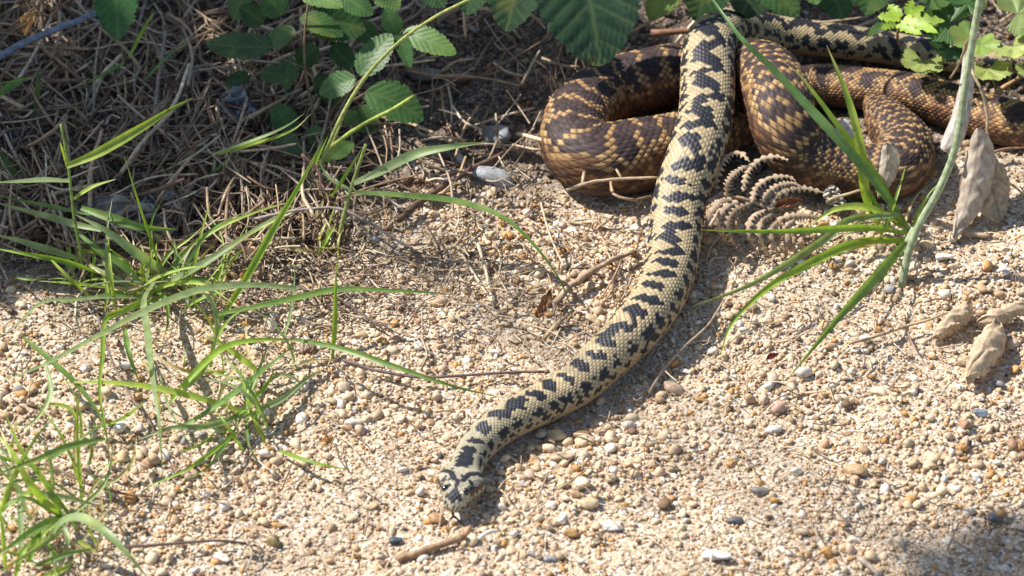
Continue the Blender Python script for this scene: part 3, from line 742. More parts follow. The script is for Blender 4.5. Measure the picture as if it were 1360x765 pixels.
for pxs, wd, c, z0, z1, hp in (
    ([(1208, 306), (1160, 238), (1110, 182), (1030, 96), (985, 52), (945, -2), (930, -25)], 12, (.13, .24, .09), 6, 92, 10), ([(1202, 300), (1165, 236), (1112, 165), (1064, 102), (1038, 80)], 9, 'b', 5, 66, 4),
    ([(1165, 300), (1150, 262), (1142, 195), (1126, 130), (1098, 60)], 13, 'l', 4, 75, 4), ([(1208, 311), (1150, 303), (1050, 307), (985, 307), (928, 305)], 9, 'b', 6, 42, 10),
    ([(1186, 288), (1130, 291), (1090, 321), (1000, 376), (914, 409)], 10, 'p', 14, 8, 10), ([(1206, 320), (1140, 322), (1075, 350), (1020, 382), (972, 430), (956, 476)], 11, 'b', 6, 4, 12),
    ([(1206, 318), (1162, 368), (1110, 425), (1044, 506)], 14, 'g', 6, 4, 14), ([(1190, 292), (1150, 276), (1110, 278), (1075, 300)], 10, 'l', 12, 14, 6), ([(1195, 285), (1160, 288), (1130, 300)], 8, 'p', 16, 14, 2),
    ([(1176, 305), (1155, 280), (1146, 250)], 4, 'b', 5, 30, 0)):
    blade(t7, pxs, wd, c, z0, z1, hp)
# thinner blades, some withered, filling out the tufts
def fringe(t, n, x0, x1, y0, y1, lmin, lmax, dead_=.3):
    for _ in range(n):
        bx, by = random.uniform(x0, x1), random.uniform(y0, y1)
        L = random.uniform(lmin, lmax); a = random.gauss(1.57, .95); k = random.gauss(0, .28)
        pts = [(bx, by), (bx+.35*L*math.cos(a), by-.35*L*math.sin(a)), (bx+.7*L*math.cos(a+k*.5), by-.7*L*math.sin(a+k*.5)), (bx+L*math.cos(a+k), by-L*math.sin(a+k))]
        dd = random.random() < dead_
        c = random.choice([(.50, .40, .24), (.40, .30, .18), (.58, .49, .32)]) if dd else random.choice('bgplb')
        blade(t, pts, random.uniform(2.5, 5.5), c, 3, max(3, 3+L*.22*math.sin(a)) if not dd else random.uniform(3, 12), random.uniform(1, 8), name='withered_blade' if dd else 'blade')
fringe(t2, 34, 110, 290, 360, 420, 50, 150); fringe(t3, 26, 190, 400, 480, 600, 40, 130, .35); fringe(t4, 34, -10, 130, 600, 760, 50, 150, .25)
fringe(t5, 10, 415, 465, 300, 345, 30, 90, .6); fringe(t1, 8, 60, 130, 345, 390, 40, 100, .4); fringe(t7, 10, 1165, 1215, 290, 330, 40, 130, .35)
# small blades among the straw
for base, lab, lst in (((178, 118), 'short thin grass sprig poking out of the straw below the hanging leaf', [([(172, 76), (190, 40), (206, 14)], 5, 'b', 22, 40, 0), ([(165, 84), (140, 98), (112, 112)], 6, 'g', 18, 20, 3), ([(190, 110), (220, 78), (256, 50)], 4, 'g', 10, 30, 0), ([(175, 118), (165, 100), (160, 95)], 4, 'g', 5, 12, 0)]),
                       ((48, 110), 'dull grass blades at the left edge above the straw', [([(30, 105), (10, 118), (-10, 132)], 12, 'g', 20, 20, 0), ([(52, 98), (48, 130), (44, 168)], 8, 'd', 22, 8, 0), ([(45, 102), (20, 108), (-10, 112)], 5, 'b', 22, 25, 0)]),
                       ((290, 215), 'thin dark grass blade lying against the straw', [([(270, 240), (300, 215), (320, 190)], 5, 'g', 5, 15, 0)]),
                       ((20, 240), 'broad dark green blade low at the left edge', [([(25, 250), (10, 225), (-8, 195)], 22, 'd', 6, 14, 0)])):
    t = tuft(base, lab)
    for pxs, wd, c, z0, z1, hp in lst: blade(t, pxs, wd, c, z0, z1, hp)

def prof_ovate(t): return np.sin(np.pi*np.clip(t, 0, 1)**.80)**.62
def prof_blunt(t): return (.45+.55*np.clip(t, 0, 1))*np.clip((1-t)/.10, 0, 1)**.4*np.clip(t/.06+.1, 0, 1)**.5
def leaf_mesh(base, tip, width, normal, teeth=13, depth=.14, fold=.12, arch=.06, curl=0.0, crumple=0.0, veins=8, seed=0, n=84, cols=23, prof=prof_ovate, roll=0.0):
    """a serrated leaf with midrib, sunken side veins and a curved blade"""
    base, tip = np.asarray(base, float), np.asarray(tip, float)
    ax = tip-base; Ln = np.linalg.norm(ax); T = ax/Ln
    nn = nrm(np.asarray(normal, float)-np.dot(normal, T)*T); sd = np.cross(T, nn)
    t = np.linspace(0, 1, n)[:, None]; u = np.linspace(-1, 1, cols)[None, :]
    rg = np.random.default_rng(seed)
    saw = ((t*teeth) % 1.0)
    wd = width/2*prof(t)*(1-depth*1.3*saw*(.8+.4*np.sin(t*31+seed)))+width*.004
    bow = .06*Ln*rg.uniform(-1, 1)*4*t*(1-t)
    x = u*wd+bow; y = Ln*t*np.ones_like(u)
    au = np.abs(u)
    vp = (t-.32*au*wd/(width/2))*veins
    vein = np.maximum(np.exp(-(((vp % 1)-.5)/.10)**2)*(.55+.3*np.sin(vp*2+seed)), np.exp(-(u*wd/(width*.022))**2))
    corr = np.cos(2*np.pi*(vp-.5))
    z = -fold*au**1.3*wd*2*-1*.5+arch*Ln*4*t*(1-t)-(.0045 if not (roll or crumple) else .006)*width*corr*sm(0, .4, au)+.004*width*np.sin(13*u*wd/width*9+seed)*np.sin(t*40)
    z = z+curl*Ln*t**2
    if roll:
        th = u*roll; r_ = wd/max(roll, 1e-3)
        x = r_*np.sin(th)+bow; z = z+r_*(1-np.cos(th))
    if crumple:
        for k in range(6):
            a, b, c = rg.uniform(2, 14)*1, rg.uniform(1, 6), rg.uniform(0, 6.28)
            z = z+crumple*width*.16*np.sin(a*t*3+b*u*2+c); x = x+crumple*width*.07*np.sin(b*t*4+a*u+c)
    V = base+T*y[..., None]+sd*x[..., None]+nn*z[..., None]
    me = mesh_np('leaf', V.reshape(-1, 3), grid_faces(n, cols)); fattr(me, np.broadcast_to(vein, (n, cols)).ravel(), 'vein')
    return me
def leaf(parent, b, t, wpx, zb, zt, col, nvec=(0, -.5, .85), m=M_LEAF, name='leaf', **kw):
    seedc[0] += 1
    me = leaf_mesh(G(b[0], b[1], zb/1000), G(t[0], t[1], zt/1000), wpx*PX, nvec, seed=seedc[0], **kw)
    return obj(name, me, m, parent, np.array(col)*random.uniform(.92, 1.08))
def palm_mesh(c, ax, width, normal, lobes=5, depth=.25, teeth=4, cup=.1, seed=0):
    """rounded lobed leaf growing from its stalk point"""
    c = np.asarray(c, float); T = nrm(ax); nn = nrm(np.asarray(normal, float)-np.dot(normal, T)*T); sd = np.cross(T, nn)
    nth, nr_ = 97, 9
    th = np.linspace(-2.55, 2.55, nth)[:, None]; rr = np.linspace(0.02, 1, nr_)[None, :]
    ph = th/2.55*lobes/2
    lob = np.abs(np.cos(np.pi*(ph)))
    R0 = width/2*(1-depth*(1-lob**.7))*(1-.09*((ph*teeth*2+.3) % 1))*(1-.12*np.abs(th)/2.55)
    r = R0*rr**.9
    rib = np.exp(-(((ph+.5) % 1-.5)/.05)**2)
    z = cup*width*rr**2*.5-.05*width*(1-lob)*rr+.02*width*np.sin(7*th+seed)*rr+.012*width*np.cos(ph*14*np.pi)*rr
    V = c+T*(r*np.cos(th))[..., None]+sd*(r*np.sin(th))[..., None]+nn*z[..., None]
    me = mesh_np('leaf', V.reshape(-1, 3), grid_faces(nth, nr_)); fattr(me, (rib*np.ones_like(rr)).ravel(), 'vein')
    return me
def palm(parent, c, tipdir, wpx, z, col, nvec=(0, -.5, .85), **kw):
    seedc[0] += 1
    p = G(c[0], c[1], z/1000); q = G(c[0]+tipdir[0], c[1]+tipdir[1], z/1000)
    return obj('leaf', palm_mesh(p, q-p, wpx*PX, nvec, seed=seedc[0], **kw), M_LEAF, parent, np.array(col)*random.uniform(.92, 1.08))

DG, MG, LG, YG = (.035, .085, .030), (.055, .125, .035), (.11, .20, .05), (.25, .33, .06)
bp = thing('bramble_plant', G(440, 190), 'low bramble plant with toothed leaves partly sunlit beside the straw', 'bramble')
for b, t, wpx, zb, zt, col, nv in (
    ((486, 122), (562, 160), 58, 32, 24, MG, (-.15, -.5, .8)), ((478, 100), (520, 45), 52, 34, 46, MG, (-.3, -.4, .85)), ((536, 42), (606, 72), 40, 44, 42, LG, (0, -.5, .8)),
    ((530, 45), (545, 90), 26, 44, 38, MG, (.3, -.5, .8)), ((528, 46), (512, 10), 30, 44, 54, MG, (-.2, -.4, .8)), ((472, 104), (424, 124), 40, 34, 28, MG, (-.2, -.5, .8)),
    ((362, 62), (274, 58), 46, 40, 36, DG, (0, -.4, .9)), ((385, 75), (380, 120), 30, 38, 26, DG, (0, -.7, .7)), ((392, 40), (350, 60), 34, 46, 38, MG, (-.2, -.5, .8)),
    ((408, 30), (486, 40), 64, 44, 40, DG, (0, -.5, .8)), ((400, 22), (456, 48), 36, 48, 42, MG, (0, -.4, .9)), ((385, 100), (345, 95), 30, 30, 26, DG, (-.2, -.6, .8)),
    ((375, 20), (350, -12), 44, 50, 58, MG, (-.2, -.4, .9)), ((402, -5), (455, 10), 34, 60, 60, LG, (0, -.3, .9)), ((365, 140), (392, 178), 36, 20, 10, MG, (0, -.6, .8)),
    ((480, 140), (500, 178), 30, 18, 8, MG, (0, -.6, .8)), ((455, -8), (495, 20), 38, 55, 50, MG, (0, -.4, .9)), ((440, 210), (470, 190), 26, 14, 16, LG, (0, -.5, .8)), ((432, 215), (440, 190), 20, 12, 18, LG, (0, -.5, .8)),
    ((400, 205), (365, 180), 30, 10, 14, DG, (0, -.6, .8)), ((440, 225), (455, 250), 24, 8, 4, MG, (0, -.6, .8))):
    leaf(bp, b, t, wpx, zb, zt, col, nv)
for b, t, wpx, zb, zt, col, nv in (((350, 30), (318, 8), 36, 44, 52, DG, (-.3, -.5, .8)), ((420, 60), (398, 92), 34, 34, 24, DG, (0, -.7, .6)), ((440, 60), (470, 88), 36, 34, 26, DG, (.2, -.6, .7)), ((330, 100), (300, 118), 28, 18, 14, DG, (-.1, -.6, .8)),
    ((420, 100), (450, 140), 36, 22, 12, DG, (0, -.6, .7)), ((470, 30), (505, 62), 34, 36, 28, MG, (.2, -.5, .8)), ((395, 150), (360, 170), 34, 14, 8, DG, (-.2, -.6, .8)), ((410, 170), (438, 205), 30, 12, 6, MG, (0, -.6, .8)),
    ((330, -8), (310, 26), 40, 50, 40, MG, (-.2, -.5, .8)), ((500, -15), (530, 12), 40, 56, 52, LG, (0, -.5, .8)), ((565, -20), (590, 10), 44, 56, 50, DG, (.1, -.6, .7)), ((455, 150), (490, 176), 26, 14, 8, LG, (0, -.6, .8))):
    leaf(bp, b, t, wpx, zb, zt, col, nv)
for pxs, wd, z0, z1 in (([(432, 200), (440, 150), (478, 108), (520, 60), (535, 40)], 4, 3, 44), ([(430, 200), (410, 120), (404, 60), (412, -20)], 5, 3, 62), ([(404, 90), (380, 80), (360, 62)], 3, 34, 40), ([(430, 180), (460, 140), (488, 122)], 3, 12, 32)):
    stalk(bp, pxs, wd, (.18, .13, .07), z0, z1, 0, taper=.6)
hp = thing('bramble_plant', G(150, -40), 'single round bramble leaf hanging at the top left over straw', 'bramble')
leaf(hp, (150, -45), (157, 53), 68, 58, 38, (.04, .115, .035), (-.1, -.75, .6), arch=.04)
stalk(hp, [(150, -45), (140, -70), (120, -110)], 4, (.12, .12, .05), 58, 70)
p0 = thing('bramble_plant', G(790, -40), 'dark bramble with one big drooping leaf beside the brown coils', 'bramble')
leaf(p0, (768, -75), (797, 88), 150, 68, 36, (.026, .062, .032), (.05, -.75, .6), teeth=17, veins=7, depth=.08, n=150, cols=41)
leaf(p0, (690, -70), (672, 42), 88, 64, 44, (.030, .065, .028), (-.1, -.75, .6), teeth=13)
leaf(p0, (905, -30), (862, 26), 50, 60, 46, (.14, .22, .05), (.2, -.5, .8))
leaf(p0, (955, -40), (925, 30), 70, 50, 34, DG, (.1, -.6, .7))
leaf(p0, (1010, -30), (985, 24), 70, 46, 32, (.03, .06, .03), (0, -.7, .6))
leaf(p0, (1000, -40), (1060, 22), 60, 50, 40, MG, (0, -.5, .8))
leaf(p0, (640, -50), (620, 20), 60, 52, 40, DG, (0, -.6, .8))
leaf(p0, (850, -60), (900, -2), 70, 62, 54, MG, (0, -.5, .8))
leaf(p0, (1105, -40), (1120, 26), 70, 40, 28, DG, (0, -.6, .7)); leaf(p0, (1170, -50), (1150, 20), 64, 44, 30, MG, (0, -.6, .7)); leaf(p0, (1060, -60), (1085, 6), 60, 50, 44, LG, (0, -.5, .8))
stalk(p0, [(700, -90), (780, -70), (880, -50), (1000, -40), (1080, -60)], 6, (.12, .08, .05), 60, 70)

lp = thing('leafy_plant', G(1330, 60), 'yellow green plant with rounded lobed leaves at top right', 'plant')
PY = (.33, .38, .13)
for c, d, wpx, z, col, nv in (((1312, 92), (14, 40), 78, 36, PY, (.1, -.6, .8)), ((1345, 62), (20, 20), 74, 44, PY, (.1, -.5, .8)), ((1352, 18), (18, -5), 84, 52, (.28, .36, .14), (.1, -.4, .9)),
    ((1288, 50), (-25, 14), 66, 42, (.20, .30, .08), (-.2, -.5, .8)), ((1226, 82), (-8, 26), 72, 26, PY, (-.1, -.6, .8)), ((1262, 30), (-24, -6), 84, 40, MG, (0, -.5, .8)), ((1330, -12), (0, -24), 80, 54, DG, (0, -.4, .8)),
    ((1302, 60), (20, 20), 62, 42, (.24, .34, .08), (.1, -.5, .8)), ((1238, -6), (-20, 10), 60, 48, LG, (0, -.5, .8)), ((1180, -12), (0, 18), 56, 46, MG, (0, -.5, .8)), ((1285, 5), (10, -20), 60, 50, MG, (0, -.5, .8)), ((1262, 62), (-12, 18), 70, 30, MG, (0, -.5, .8)),
    ((1372, 95), (10, 20), 60, 38, PY, (.2, -.5, .8))):
    palm(lp, c, d, wpx, z, col, nv)
for pxs, z0, z1 in (([(1325, 130), (1318, 105), (1312, 92)], 3, 36), ([(1340, 120), (1345, 62)], 3, 44), ([(1300, 120), (1270, 60), (1262, 30)], 3, 40), ([(1260, 112), (1240, 98), (1226, 82)], 4, 26), ([(1350, 110), (1365, 60), (1352, 18)], 3, 52)):
    stalk(lp, pxs, 3.5, (.25, .30, .10), z0, z1)
fp = thing('leafy_plant', G(1195, 50), 'bright lime sprig with deeply cut leaflets above the dark body', 'plant')
for b, t, wpx in (((1200, 25), (1255, 28), 22), ((1196, 30), (1246, 44), 20), ((1190, 34), (1225, 46), 16), ((1196, 26), (1165, 22), 20), ((1198, 22), (1180, 6), 20), ((1204, 20), (1212, 0), 18), ((1190, 32), (1170, 38), 16), ((1206, 24), (1228, 8), 18)):
    leaf(fp, b, t, wpx, 44, 46, (.34, .50, .05), (0, -.5, .85), name='leaflet', teeth=4, depth=.55, n=30, cols=7, veins=4)
stalk(fp, [(1194, 60), (1192, 45), (1198, 28)], 5, (.45, .32, .18), 14, 44)
leaf(fp, (1150, 50), (1180, 38), 24, 24, 36, DG, (0, -.5, .8), name='leaflet'); 

# ------------------------------------------------------------------ pale green stem, dry leaves, twigs
stp = thing('plant_stem', G(1198, 380), 'tall smooth bluish green stem rising from the sand at right', 'stem')
stalk(stp, [(1197, 382), (1201, 360), (1208, 332), (1222, 296), (1250, 246), (1270, 190), (1283, 105), (1296, 30), (1306, -30), (1312, -80)], 11, (.32, .38, .22), 0, 128, 0, taper=.85)
stalk(stp, [(1207, 322), (1212, 312), (1216, 304)], 14, (.30, .34, .20), 12, 17, name='node', taper=.9)
DRYG, TAN = (.50, .48, .45), (.55, .44, .30)
def dead(label, lst, cat='dead leaf', name='dead_leaf'):
    b, t = lst[0][0], lst[0][1]
    kw = lst[0][6] if len(lst[0]) > 6 else {}
    seedc[0] += 1
    _, _, wpx, zb, zt, col = lst[0][:6]
    me = leaf_mesh(G(*b, zb/1000), G(*t, zt/1000), wpx*PX, kw.pop('nvec', (-.3, -.6, .7)), seed=seedc[0], **{**dict(teeth=9, depth=.08, crumple=.5, roll=1.2), **kw})
    return tag(obj(name, me, M_DRY, None, col), label, cat)
dead('long grey dried leaf curled against the bluish green stem', [((1284, 56), (1254, 200), 58, 58, 30, (.50, .47, .43), dict(roll=1.9, crumple=.025, nvec=(.35, .8, -.5), prof=prof_blunt, depth=.05))])
dead('grey shrivelled leaf standing on the sand right of the bluish green stem', [((1300, 170), (1266, 316), 76, 38, 3, (.46, .40, .33), dict(roll=1.8, crumple=.035, nvec=(.4, .8, -.5), depth=.06))])
dead('tan translucent leaf hanging beside the grey shrivelled leaf', [((1302, 205), (1328, 296), 72, 24, 3, (.44, .36, .24), dict(roll=.7, crumple=.05, nvec=(-.3, .8, -.5), depth=.08))])
dead('small grey brown leaf standing upright before the brown coils', [((1178, 190), (1166, 262), 44, 34, 12, (.50, .45, .37), dict(roll=1.6, crumple=.04, nvec=(.3, .8, -.5)))])
dead('small whitish shrivelled leaf under the brown coils beside the dry fern', [((1100, 248), (1122, 276), 26, 12, 6, (.60, .58, .54), dict(roll=.9, crumple=.6))])
dead('rusty brown leaf scrap tucked among the dry fern', [((1028, 275), (1068, 268), 20, 14, 14, (.30, .15, .08), dict(roll=1.5, crumple=.2))])
dead('rolled tan dead leaf casting a shadow on the sand, lower of the three', [((1326, 428), (1284, 506), 74, 7, 6, TAN, dict(roll=1.9, crumple=.12, depth=.15, arch=-.16, nvec=(.2, .3, -.95), teeth=14))])
dead('pointed tan dead leaf with a stalk lying on the sand, left of three', [((1290, 400), (1238, 450), 46, 9, 4, TAN, dict(roll=1.7, crumple=.12, depth=.15, arch=-.12, nvec=(.2, .3, -.95), teeth=14))])
dead('tan folded dead leaf at the right edge, topmost of three', [((1298, 428), (1376, 398), 40, 5, 8, TAN, dict(roll=1.7, crumple=.12, depth=.15, arch=-.1, nvec=(0, .3, -.95), teeth=14))])
dead('crumpled pale grey leaf lying on the shaded straw', [((300, 130), (342, 160), 44, 10, 8, (.40, .42, .45), dict(crumple=.8, teeth=4, depth=.4, roll=.6))])
dead('large flat grey leaf in shade under the grass blades', [((108, 274), (232, 306), 46, 8, 6, (.30, .29, .28), dict(crumple=.3, roll=.5))])
dead('white leaf fragment standing in shade beside the grey leaf', [((226, 250), (234, 285), 16, 8, 4, (.55, .56, .58), dict(crumple=.5, roll=.8))])
dead('white curled flake right of the white leaf fragment', [((245, 256), (246, 290), 14, 8, 3, (.55, .56, .57), dict(crumple=.5, roll=.8))])
dead('pale broken leaf standing below the two white fragments', [((195, 262), (205, 316), 26, 8, 3, (.48, .49, .50), dict(crumple=.6, roll=.5))])
dead('brown dead leaf upright on the sand left of the pale snake', [((714, 422), (732, 384), 16, 3, 14, (.30, .16, .08), dict(roll=.7, crumple=.3))])
dead('brown curled leaf scrap in the shade below the grass shoot', [((530, 250), (575, 245), 22, 4, 8, (.26, .17, .11), dict(roll=1, crumple=.5))])
dead('brown dry leaf lying among straw below the bramble', [((345, 165), (368, 125), 24, 10, 14, (.24, .16, .11), dict(roll=1, crumple=.4))])
dead('tan dry leaf lying on straw under the thin grass needle', [((290, 245), (325, 215), 26, 10, 12, (.30, .22, .14), dict(roll=1, crumple=.4))])
dead('brown leaf among straw beside the upright grass shoot', [((70, 255), (118, 226), 34, 8, 12, (.17, .11, .075), dict(roll=.8, crumple=.4))])
dead('purplish dead leaf flat on straw at left edge', [((-10, 190), (45, 178), 30, 6, 8, (.16, .13, .14), dict(roll=.6, crumple=.4))])
dead('sunlit orange dry leaf at the top left corner', [((30, 45), (50, 15), 26, 8, 20, (.55, .36, .16), dict(roll=.8, crumple=.3))])
dead('small dark red leaf scrap on the sand left of a white pebble', [((1018, 477), (1034, 470), 9, 3, 4, (.20, .03, .03), dict(roll=.6, crumple=.3))])

def twig(label, pxs, wpx, col, z0, z1, hump=0, rough=.12, taper=.7, name='twig', cat='twig', group=None):
    o = stalk(None, pxs, wpx, col, z0, z1, hump, name, M_STRAW, rough, taper)
    return tag(o, label, cat, group)
twig('short flat brown stick lying just below the snake head', [(528, 742), (560, 732), (590, 722), (620, 712)], 10, (.32, .20, .12), 2, 3, taper=.9)
twig('blue grey stick slanting across the top left corner', [(-15, 84), (30, 58), (75, 38), (122, 20), (190, -18)], 10, (.21, .24, .29), 22, 26, taper=.9, rough=.05)
twig('brown woody stick slanting in the shade behind the grass shoot', [(530, 292), (560, 266), (600, 240), (640, 218), (668, 204)], 10, (.15, .09, .06), 4, 6, rough=.1)
twig('short reddish brown stick between the big leaf and the pale snake', [(865, 44), (900, 42), (935, 40)], 11, (.28, .15, .09), 16, 18, rough=.06)
twig('thin purplish dead stalk lying left of the pale snake', [(456, 478), (500, 492), (560, 501), (620, 498), (690, 494), (722, 494)], 4.5, (.16, .11, .10), 3, 4, 2)
twig('wiry dark stem looping above the purplish stalk', [(446, 394), (470, 410), (490, 424), (510, 438)], 4, (.13, .09, .07), 3, 3, 2)
twig('fine grey stem bent under the grass shoot and out over sand', [(335, 292), (390, 280), (450, 277), (490, 296), (525, 318), (560, 338)], 4.5, (.30, .26, .24), 10, 2, 8)
twig('pale straw piece lying in sand, left of a pair', [(608, 328), (630, 365), (656, 406)], 4.5, (.62, .52, .36), 3, 3)
twig('pale straw piece lying in sand, right of a pair', [(632, 316), (644, 355), (654, 402)], 5, (.66, .56, .40), 4, 3)
twig('long thin tan stem bowed on the sand right of the pale snake', [(862, 522), (880, 492), (905, 464), (940, 432), (962, 398)], 4, (.42, .32, .22), 2, 3, 3)
twig('knobbly tan root lying left of the pale snake', [(738, 402), (760, 378), (800, 352), (842, 334)], 10, (.42, .31, .20), 3, 5, 2, rough=.25)
twig('tan broken stem on sand below the grass arch tip', [(722, 450), (740, 430), (756, 416)], 7, (.52, .40, .25), 2, 4, rough=.15)
twig('dry tan tendril resting across the front of the brown coil', [(752, 252), (790, 241), (830, 237), (876, 236)], 5, (.46, .34, .21), 17, 20, 2, rough=.2)
twig('arched dry tendril standing against the brown coil', [(774, 244), (779, 222), (798, 214), (815, 219), (826, 238)], 5, (.46, .34, .20), 17, 18, 3, rough=.2)
twig('hooked dry tendril hanging below the brown coil', [(811, 240), (815, 258), (838, 265), (866, 261)], 4.5, (.44, .32, .20), 15, 8, 2, rough=.2)
twig('thin red brown twig at the right edge below the brown snake', [(1310, 205), (1335, 198), (1370, 196)], 5, (.28, .15, .09), 6, 6)
twig('thorny dry stem twisting around the bluish green stem', [(1296, 20), (1291, 40), (1283, 62), (1272, 88), (1262, 104)], 4, (.36, .28, .15), 92, 46, rough=.3)
twig('thorny dry stem hanging right of the bluish green stem', [(1290, 92), (1302, 118), (1311, 150), (1313, 210), (1338, 240), (1372, 268)], 4.5, (.44, .33, .20), 52, 4, rough=.3)
twig('orange brown dry stem slanting under the yellow green leaves', [(1312, 136), (1330, 118), (1350, 106), (1375, 92)], 7, (.45, .26, .12), 12, 20, rough=.08)
twig('dry stem stub across the small whitish leaf', [(1100, 266), (1125, 258), (1150, 250)], 5, (.45, .34, .20), 14, 16, rough=.15)
twig('pale grey stick half buried at the lower right shade', [(1142, 742), (1155, 752), (1168, 765)], 8, (.40, .34, .28), 2, 5, rough=.12)
twig('thin straight dead stem on the open sand at lower middle', [(741, 650), (765, 634), (792, 612)], 3, (.40, .31, .20), 3, 3)
twig('curved white root fragment right of the brown stick', [(636, 716), (648, 707), (664, 705)], 6, (.70, .65, .55), 3, 3, 2, rough=.1)
twig('jointed tan stem pointing at the left dead leaf', [(1128, 456), (1165, 446), (1200, 434), (1236, 424), (1254, 416)], 5, (.50, .38, .24), 3, 6, rough=.1)
twig('thin forked rootlet below the jointed tan stem', [(1206, 440), (1210, 452), (1219, 468)], 3, (.30, .22, .16), 3, 2)
twig('dark twig lying across the sand at lower left', [(170, 726), (230, 722), (290, 718), (330, 722)], 4.5, (.13, .09, .07), 4, 3, 2)
twig('brown thin stem lying behind the low grass', [(60, 615), (110, 640), (160, 655), (210, 660)], 4, (.22, .14, .09), 8, 3)
twig('long dead purplish stem crossing the grass at left', [(130, 420), (145, 470), (170, 520), (205, 570)], 4, (.22, .16, .14), 10, 2)
twig('tan dead blade curving down beside the grass tuft root', [(118, 380), (103, 395), (101, 420), (108, 445)], 4, (.55, .47, .33), 8, 2, 4)
twig('short brown twig lying on gravel beside the root', [(850, 490), (862, 472), (872, 462)], 3.5, (.28, .20, .14), 2, 3)

# dried fern frond
fern = thing('fern_frond', G(1010, 290), 'dried curled brown fern frond lying between the two snakes', 'fern')
def fpx(p): return (920+p[0]/5.1, 190+p[1]/5.1)
def pinna(pts, z0, z1, hump, wpx=9):
    seedc[0] += 1; rgp = np.random.default_rng(seedc[0])
    q0 = pts3([fpx(p) for p in pts], z0, z1, hump); n = 100
    q = spline(q0, n); T = nrm(np.gradient(q, axis=0)); Nv = nrm(TOCAM+np.array([-.3, 0, .5])+rgp.normal(size=3)*.25)
    sd = nrm(np.cross(T, Nv)); nn = np.cross(sd, T)
    t = np.linspace(0, 1, n)[:, None]
    u = np.linspace(-1, 1, 9)[None, :]
    wd = wpx*PX/2*np.sin(np.pi*np.clip(.18+.80*t, 0, 1))**.6
    tooth = np.clip(1-np.abs(((t*rgp.uniform(9, 14)+.25*np.sin(t*9+seedc[0])) % 1)-.5)*2, 0, 1)
    eff = .14+.86*tooth**1.15
    lob = 1-(1-eff)*np.abs(u)**.8
    wd = wd*rgp.uniform(.8, 1.1)*(1-.3*np.exp(-((t-rgp.uniform(.3, .9))/.05)**2))*(1+.15*np.sin(t*23+seedc[0]))
    th = u*1.25*lob
    x = wd*1.1*np.sin(th)+.25*wd*tooth*np.abs(u)*np.sign(u)*.3; z = wd*(np.cos(th)-1)*1.2-.35*wd*np.maximum(0, np.abs(u)-.6)*tooth
    V = q[:, None]+sd[:, None]*x[..., None]+nn[:, None]*z[..., None]
    me = mesh_np('leaflet', V.reshape(-1, 3), grid_faces(n, 9)); fattr(me, ((1-tooth)*.9*(np.abs(u) > .2)).ravel(), 'vein')  # vein attribute reused to darken the notches between the teeth
    obj('leaflet', me, M_DRY, fern, np.array((.50, .38, .26))*random.uniform(.82, 1.12))
for pts, z0, z1, hump in (
    ([(150, 310), (165, 200), (230, 90), (320, 65), (385, 125)], 20, 30, 4), ([(225, 360), (250, 240), (330, 170), (405, 150)], 21, 30, 4), ([(340, 330), (370, 200), (450, 115), (560, 90), (645, 115)], 22, 30, 4),
    ([(398, 400), (430, 300), (520, 235), (640, 225), (695, 252)], 21, 26, 4), ([(470, 405), (500, 340), (580, 285), (680, 270), (735, 300)], 20, 24, 4), ([(530, 445), (560, 370), (640, 320), (760, 305), (895, 338)], 18, 20, 4),
    ([(265, 378), (180, 400), (120, 470), (90, 560), (60, 640)], 21, 6, 6), ([(310, 398), (220, 440), (170, 520), (200, 620), (240, 700)], 21, 3, 6), ([(395, 408), (300, 450), (245, 530), (260, 640), (312, 722)], 21, 3, 6),
    ([(490, 448), (410, 490), (375, 560), (390, 660), (432, 745)], 19, 3, 6), ([(540, 480), (470, 520), (450, 600), (480, 700), (530, 770)], 17, 2, 6), ([(580, 520), (530, 590), (560, 700), (600, 770)], 15, 2, 6),
    ([(575, 560), (600, 510), (700, 485), (870, 502)], 14, 14, 4), ([(610, 580), (680, 520), (780, 500), (850, 520)], 13, 12, 4), ([(645, 590), (630, 680), (640, 770)], 12, 2, 3), ([(695, 610), (672, 680), (702, 755)], 10, 2, 3), ([(752, 605), (730, 670), (762, 765)], 9, 2, 3),
    ([(200, 330), (130, 380), (70, 400), (30, 470)], 20, 14, 3), ([(300, 470), (290, 560), (330, 600)], 16, 8, 2)):
    pinna(pts, z0, z1, hump, random.uniform(12, 15))
seedc[0] += 1
stalk(fern, [fpx(p) for p in ((120, 560), (230, 380), (330, 375), (430, 405), (520, 450), (580, 520), (660, 590), (780, 610))], 5, (.42, .30, .20), 20, 8, 3, name='stem', rough=.2)

# dry straw under the brambles: the plainest stalks singly, the rest as one tangle
def straw_pts(px, py, L, ang, z, tilt, bend):
    dx, dy = math.cos(ang)*L/2, -math.sin(ang)*L/2
    return pts3([(px-dx, py-dy), (px+bend*math.sin(ang), py+bend*math.cos(ang)), (px+dx, py+dy)], max(1.5, z-tilt), max(1.5, z+tilt), 1)
SCOLS = [(.46, .33, .20), (.52, .40, .26), (.33, .22, .13), (.56, .46, .33), (.40, .31, .22), (.24, .15, .10)]
def straw_place():
    while True:
        px = random.uniform(-20, 790) if random.random() < .45 else random.uniform(-20, 470)
        if random.random() < .13:
            return random.uniform(800, 1380), random.uniform(-60, 30)
        py = random.uniform(-40, 335)
        lim = np.interp(px, [0, 250, 400, 500, 720, 790], [340, 350, 320, 280, 215, 100])
        if random.random() < .10: lim += random.uniform(0, 110)
        if py < lim: return px, py
STRAWM = 0
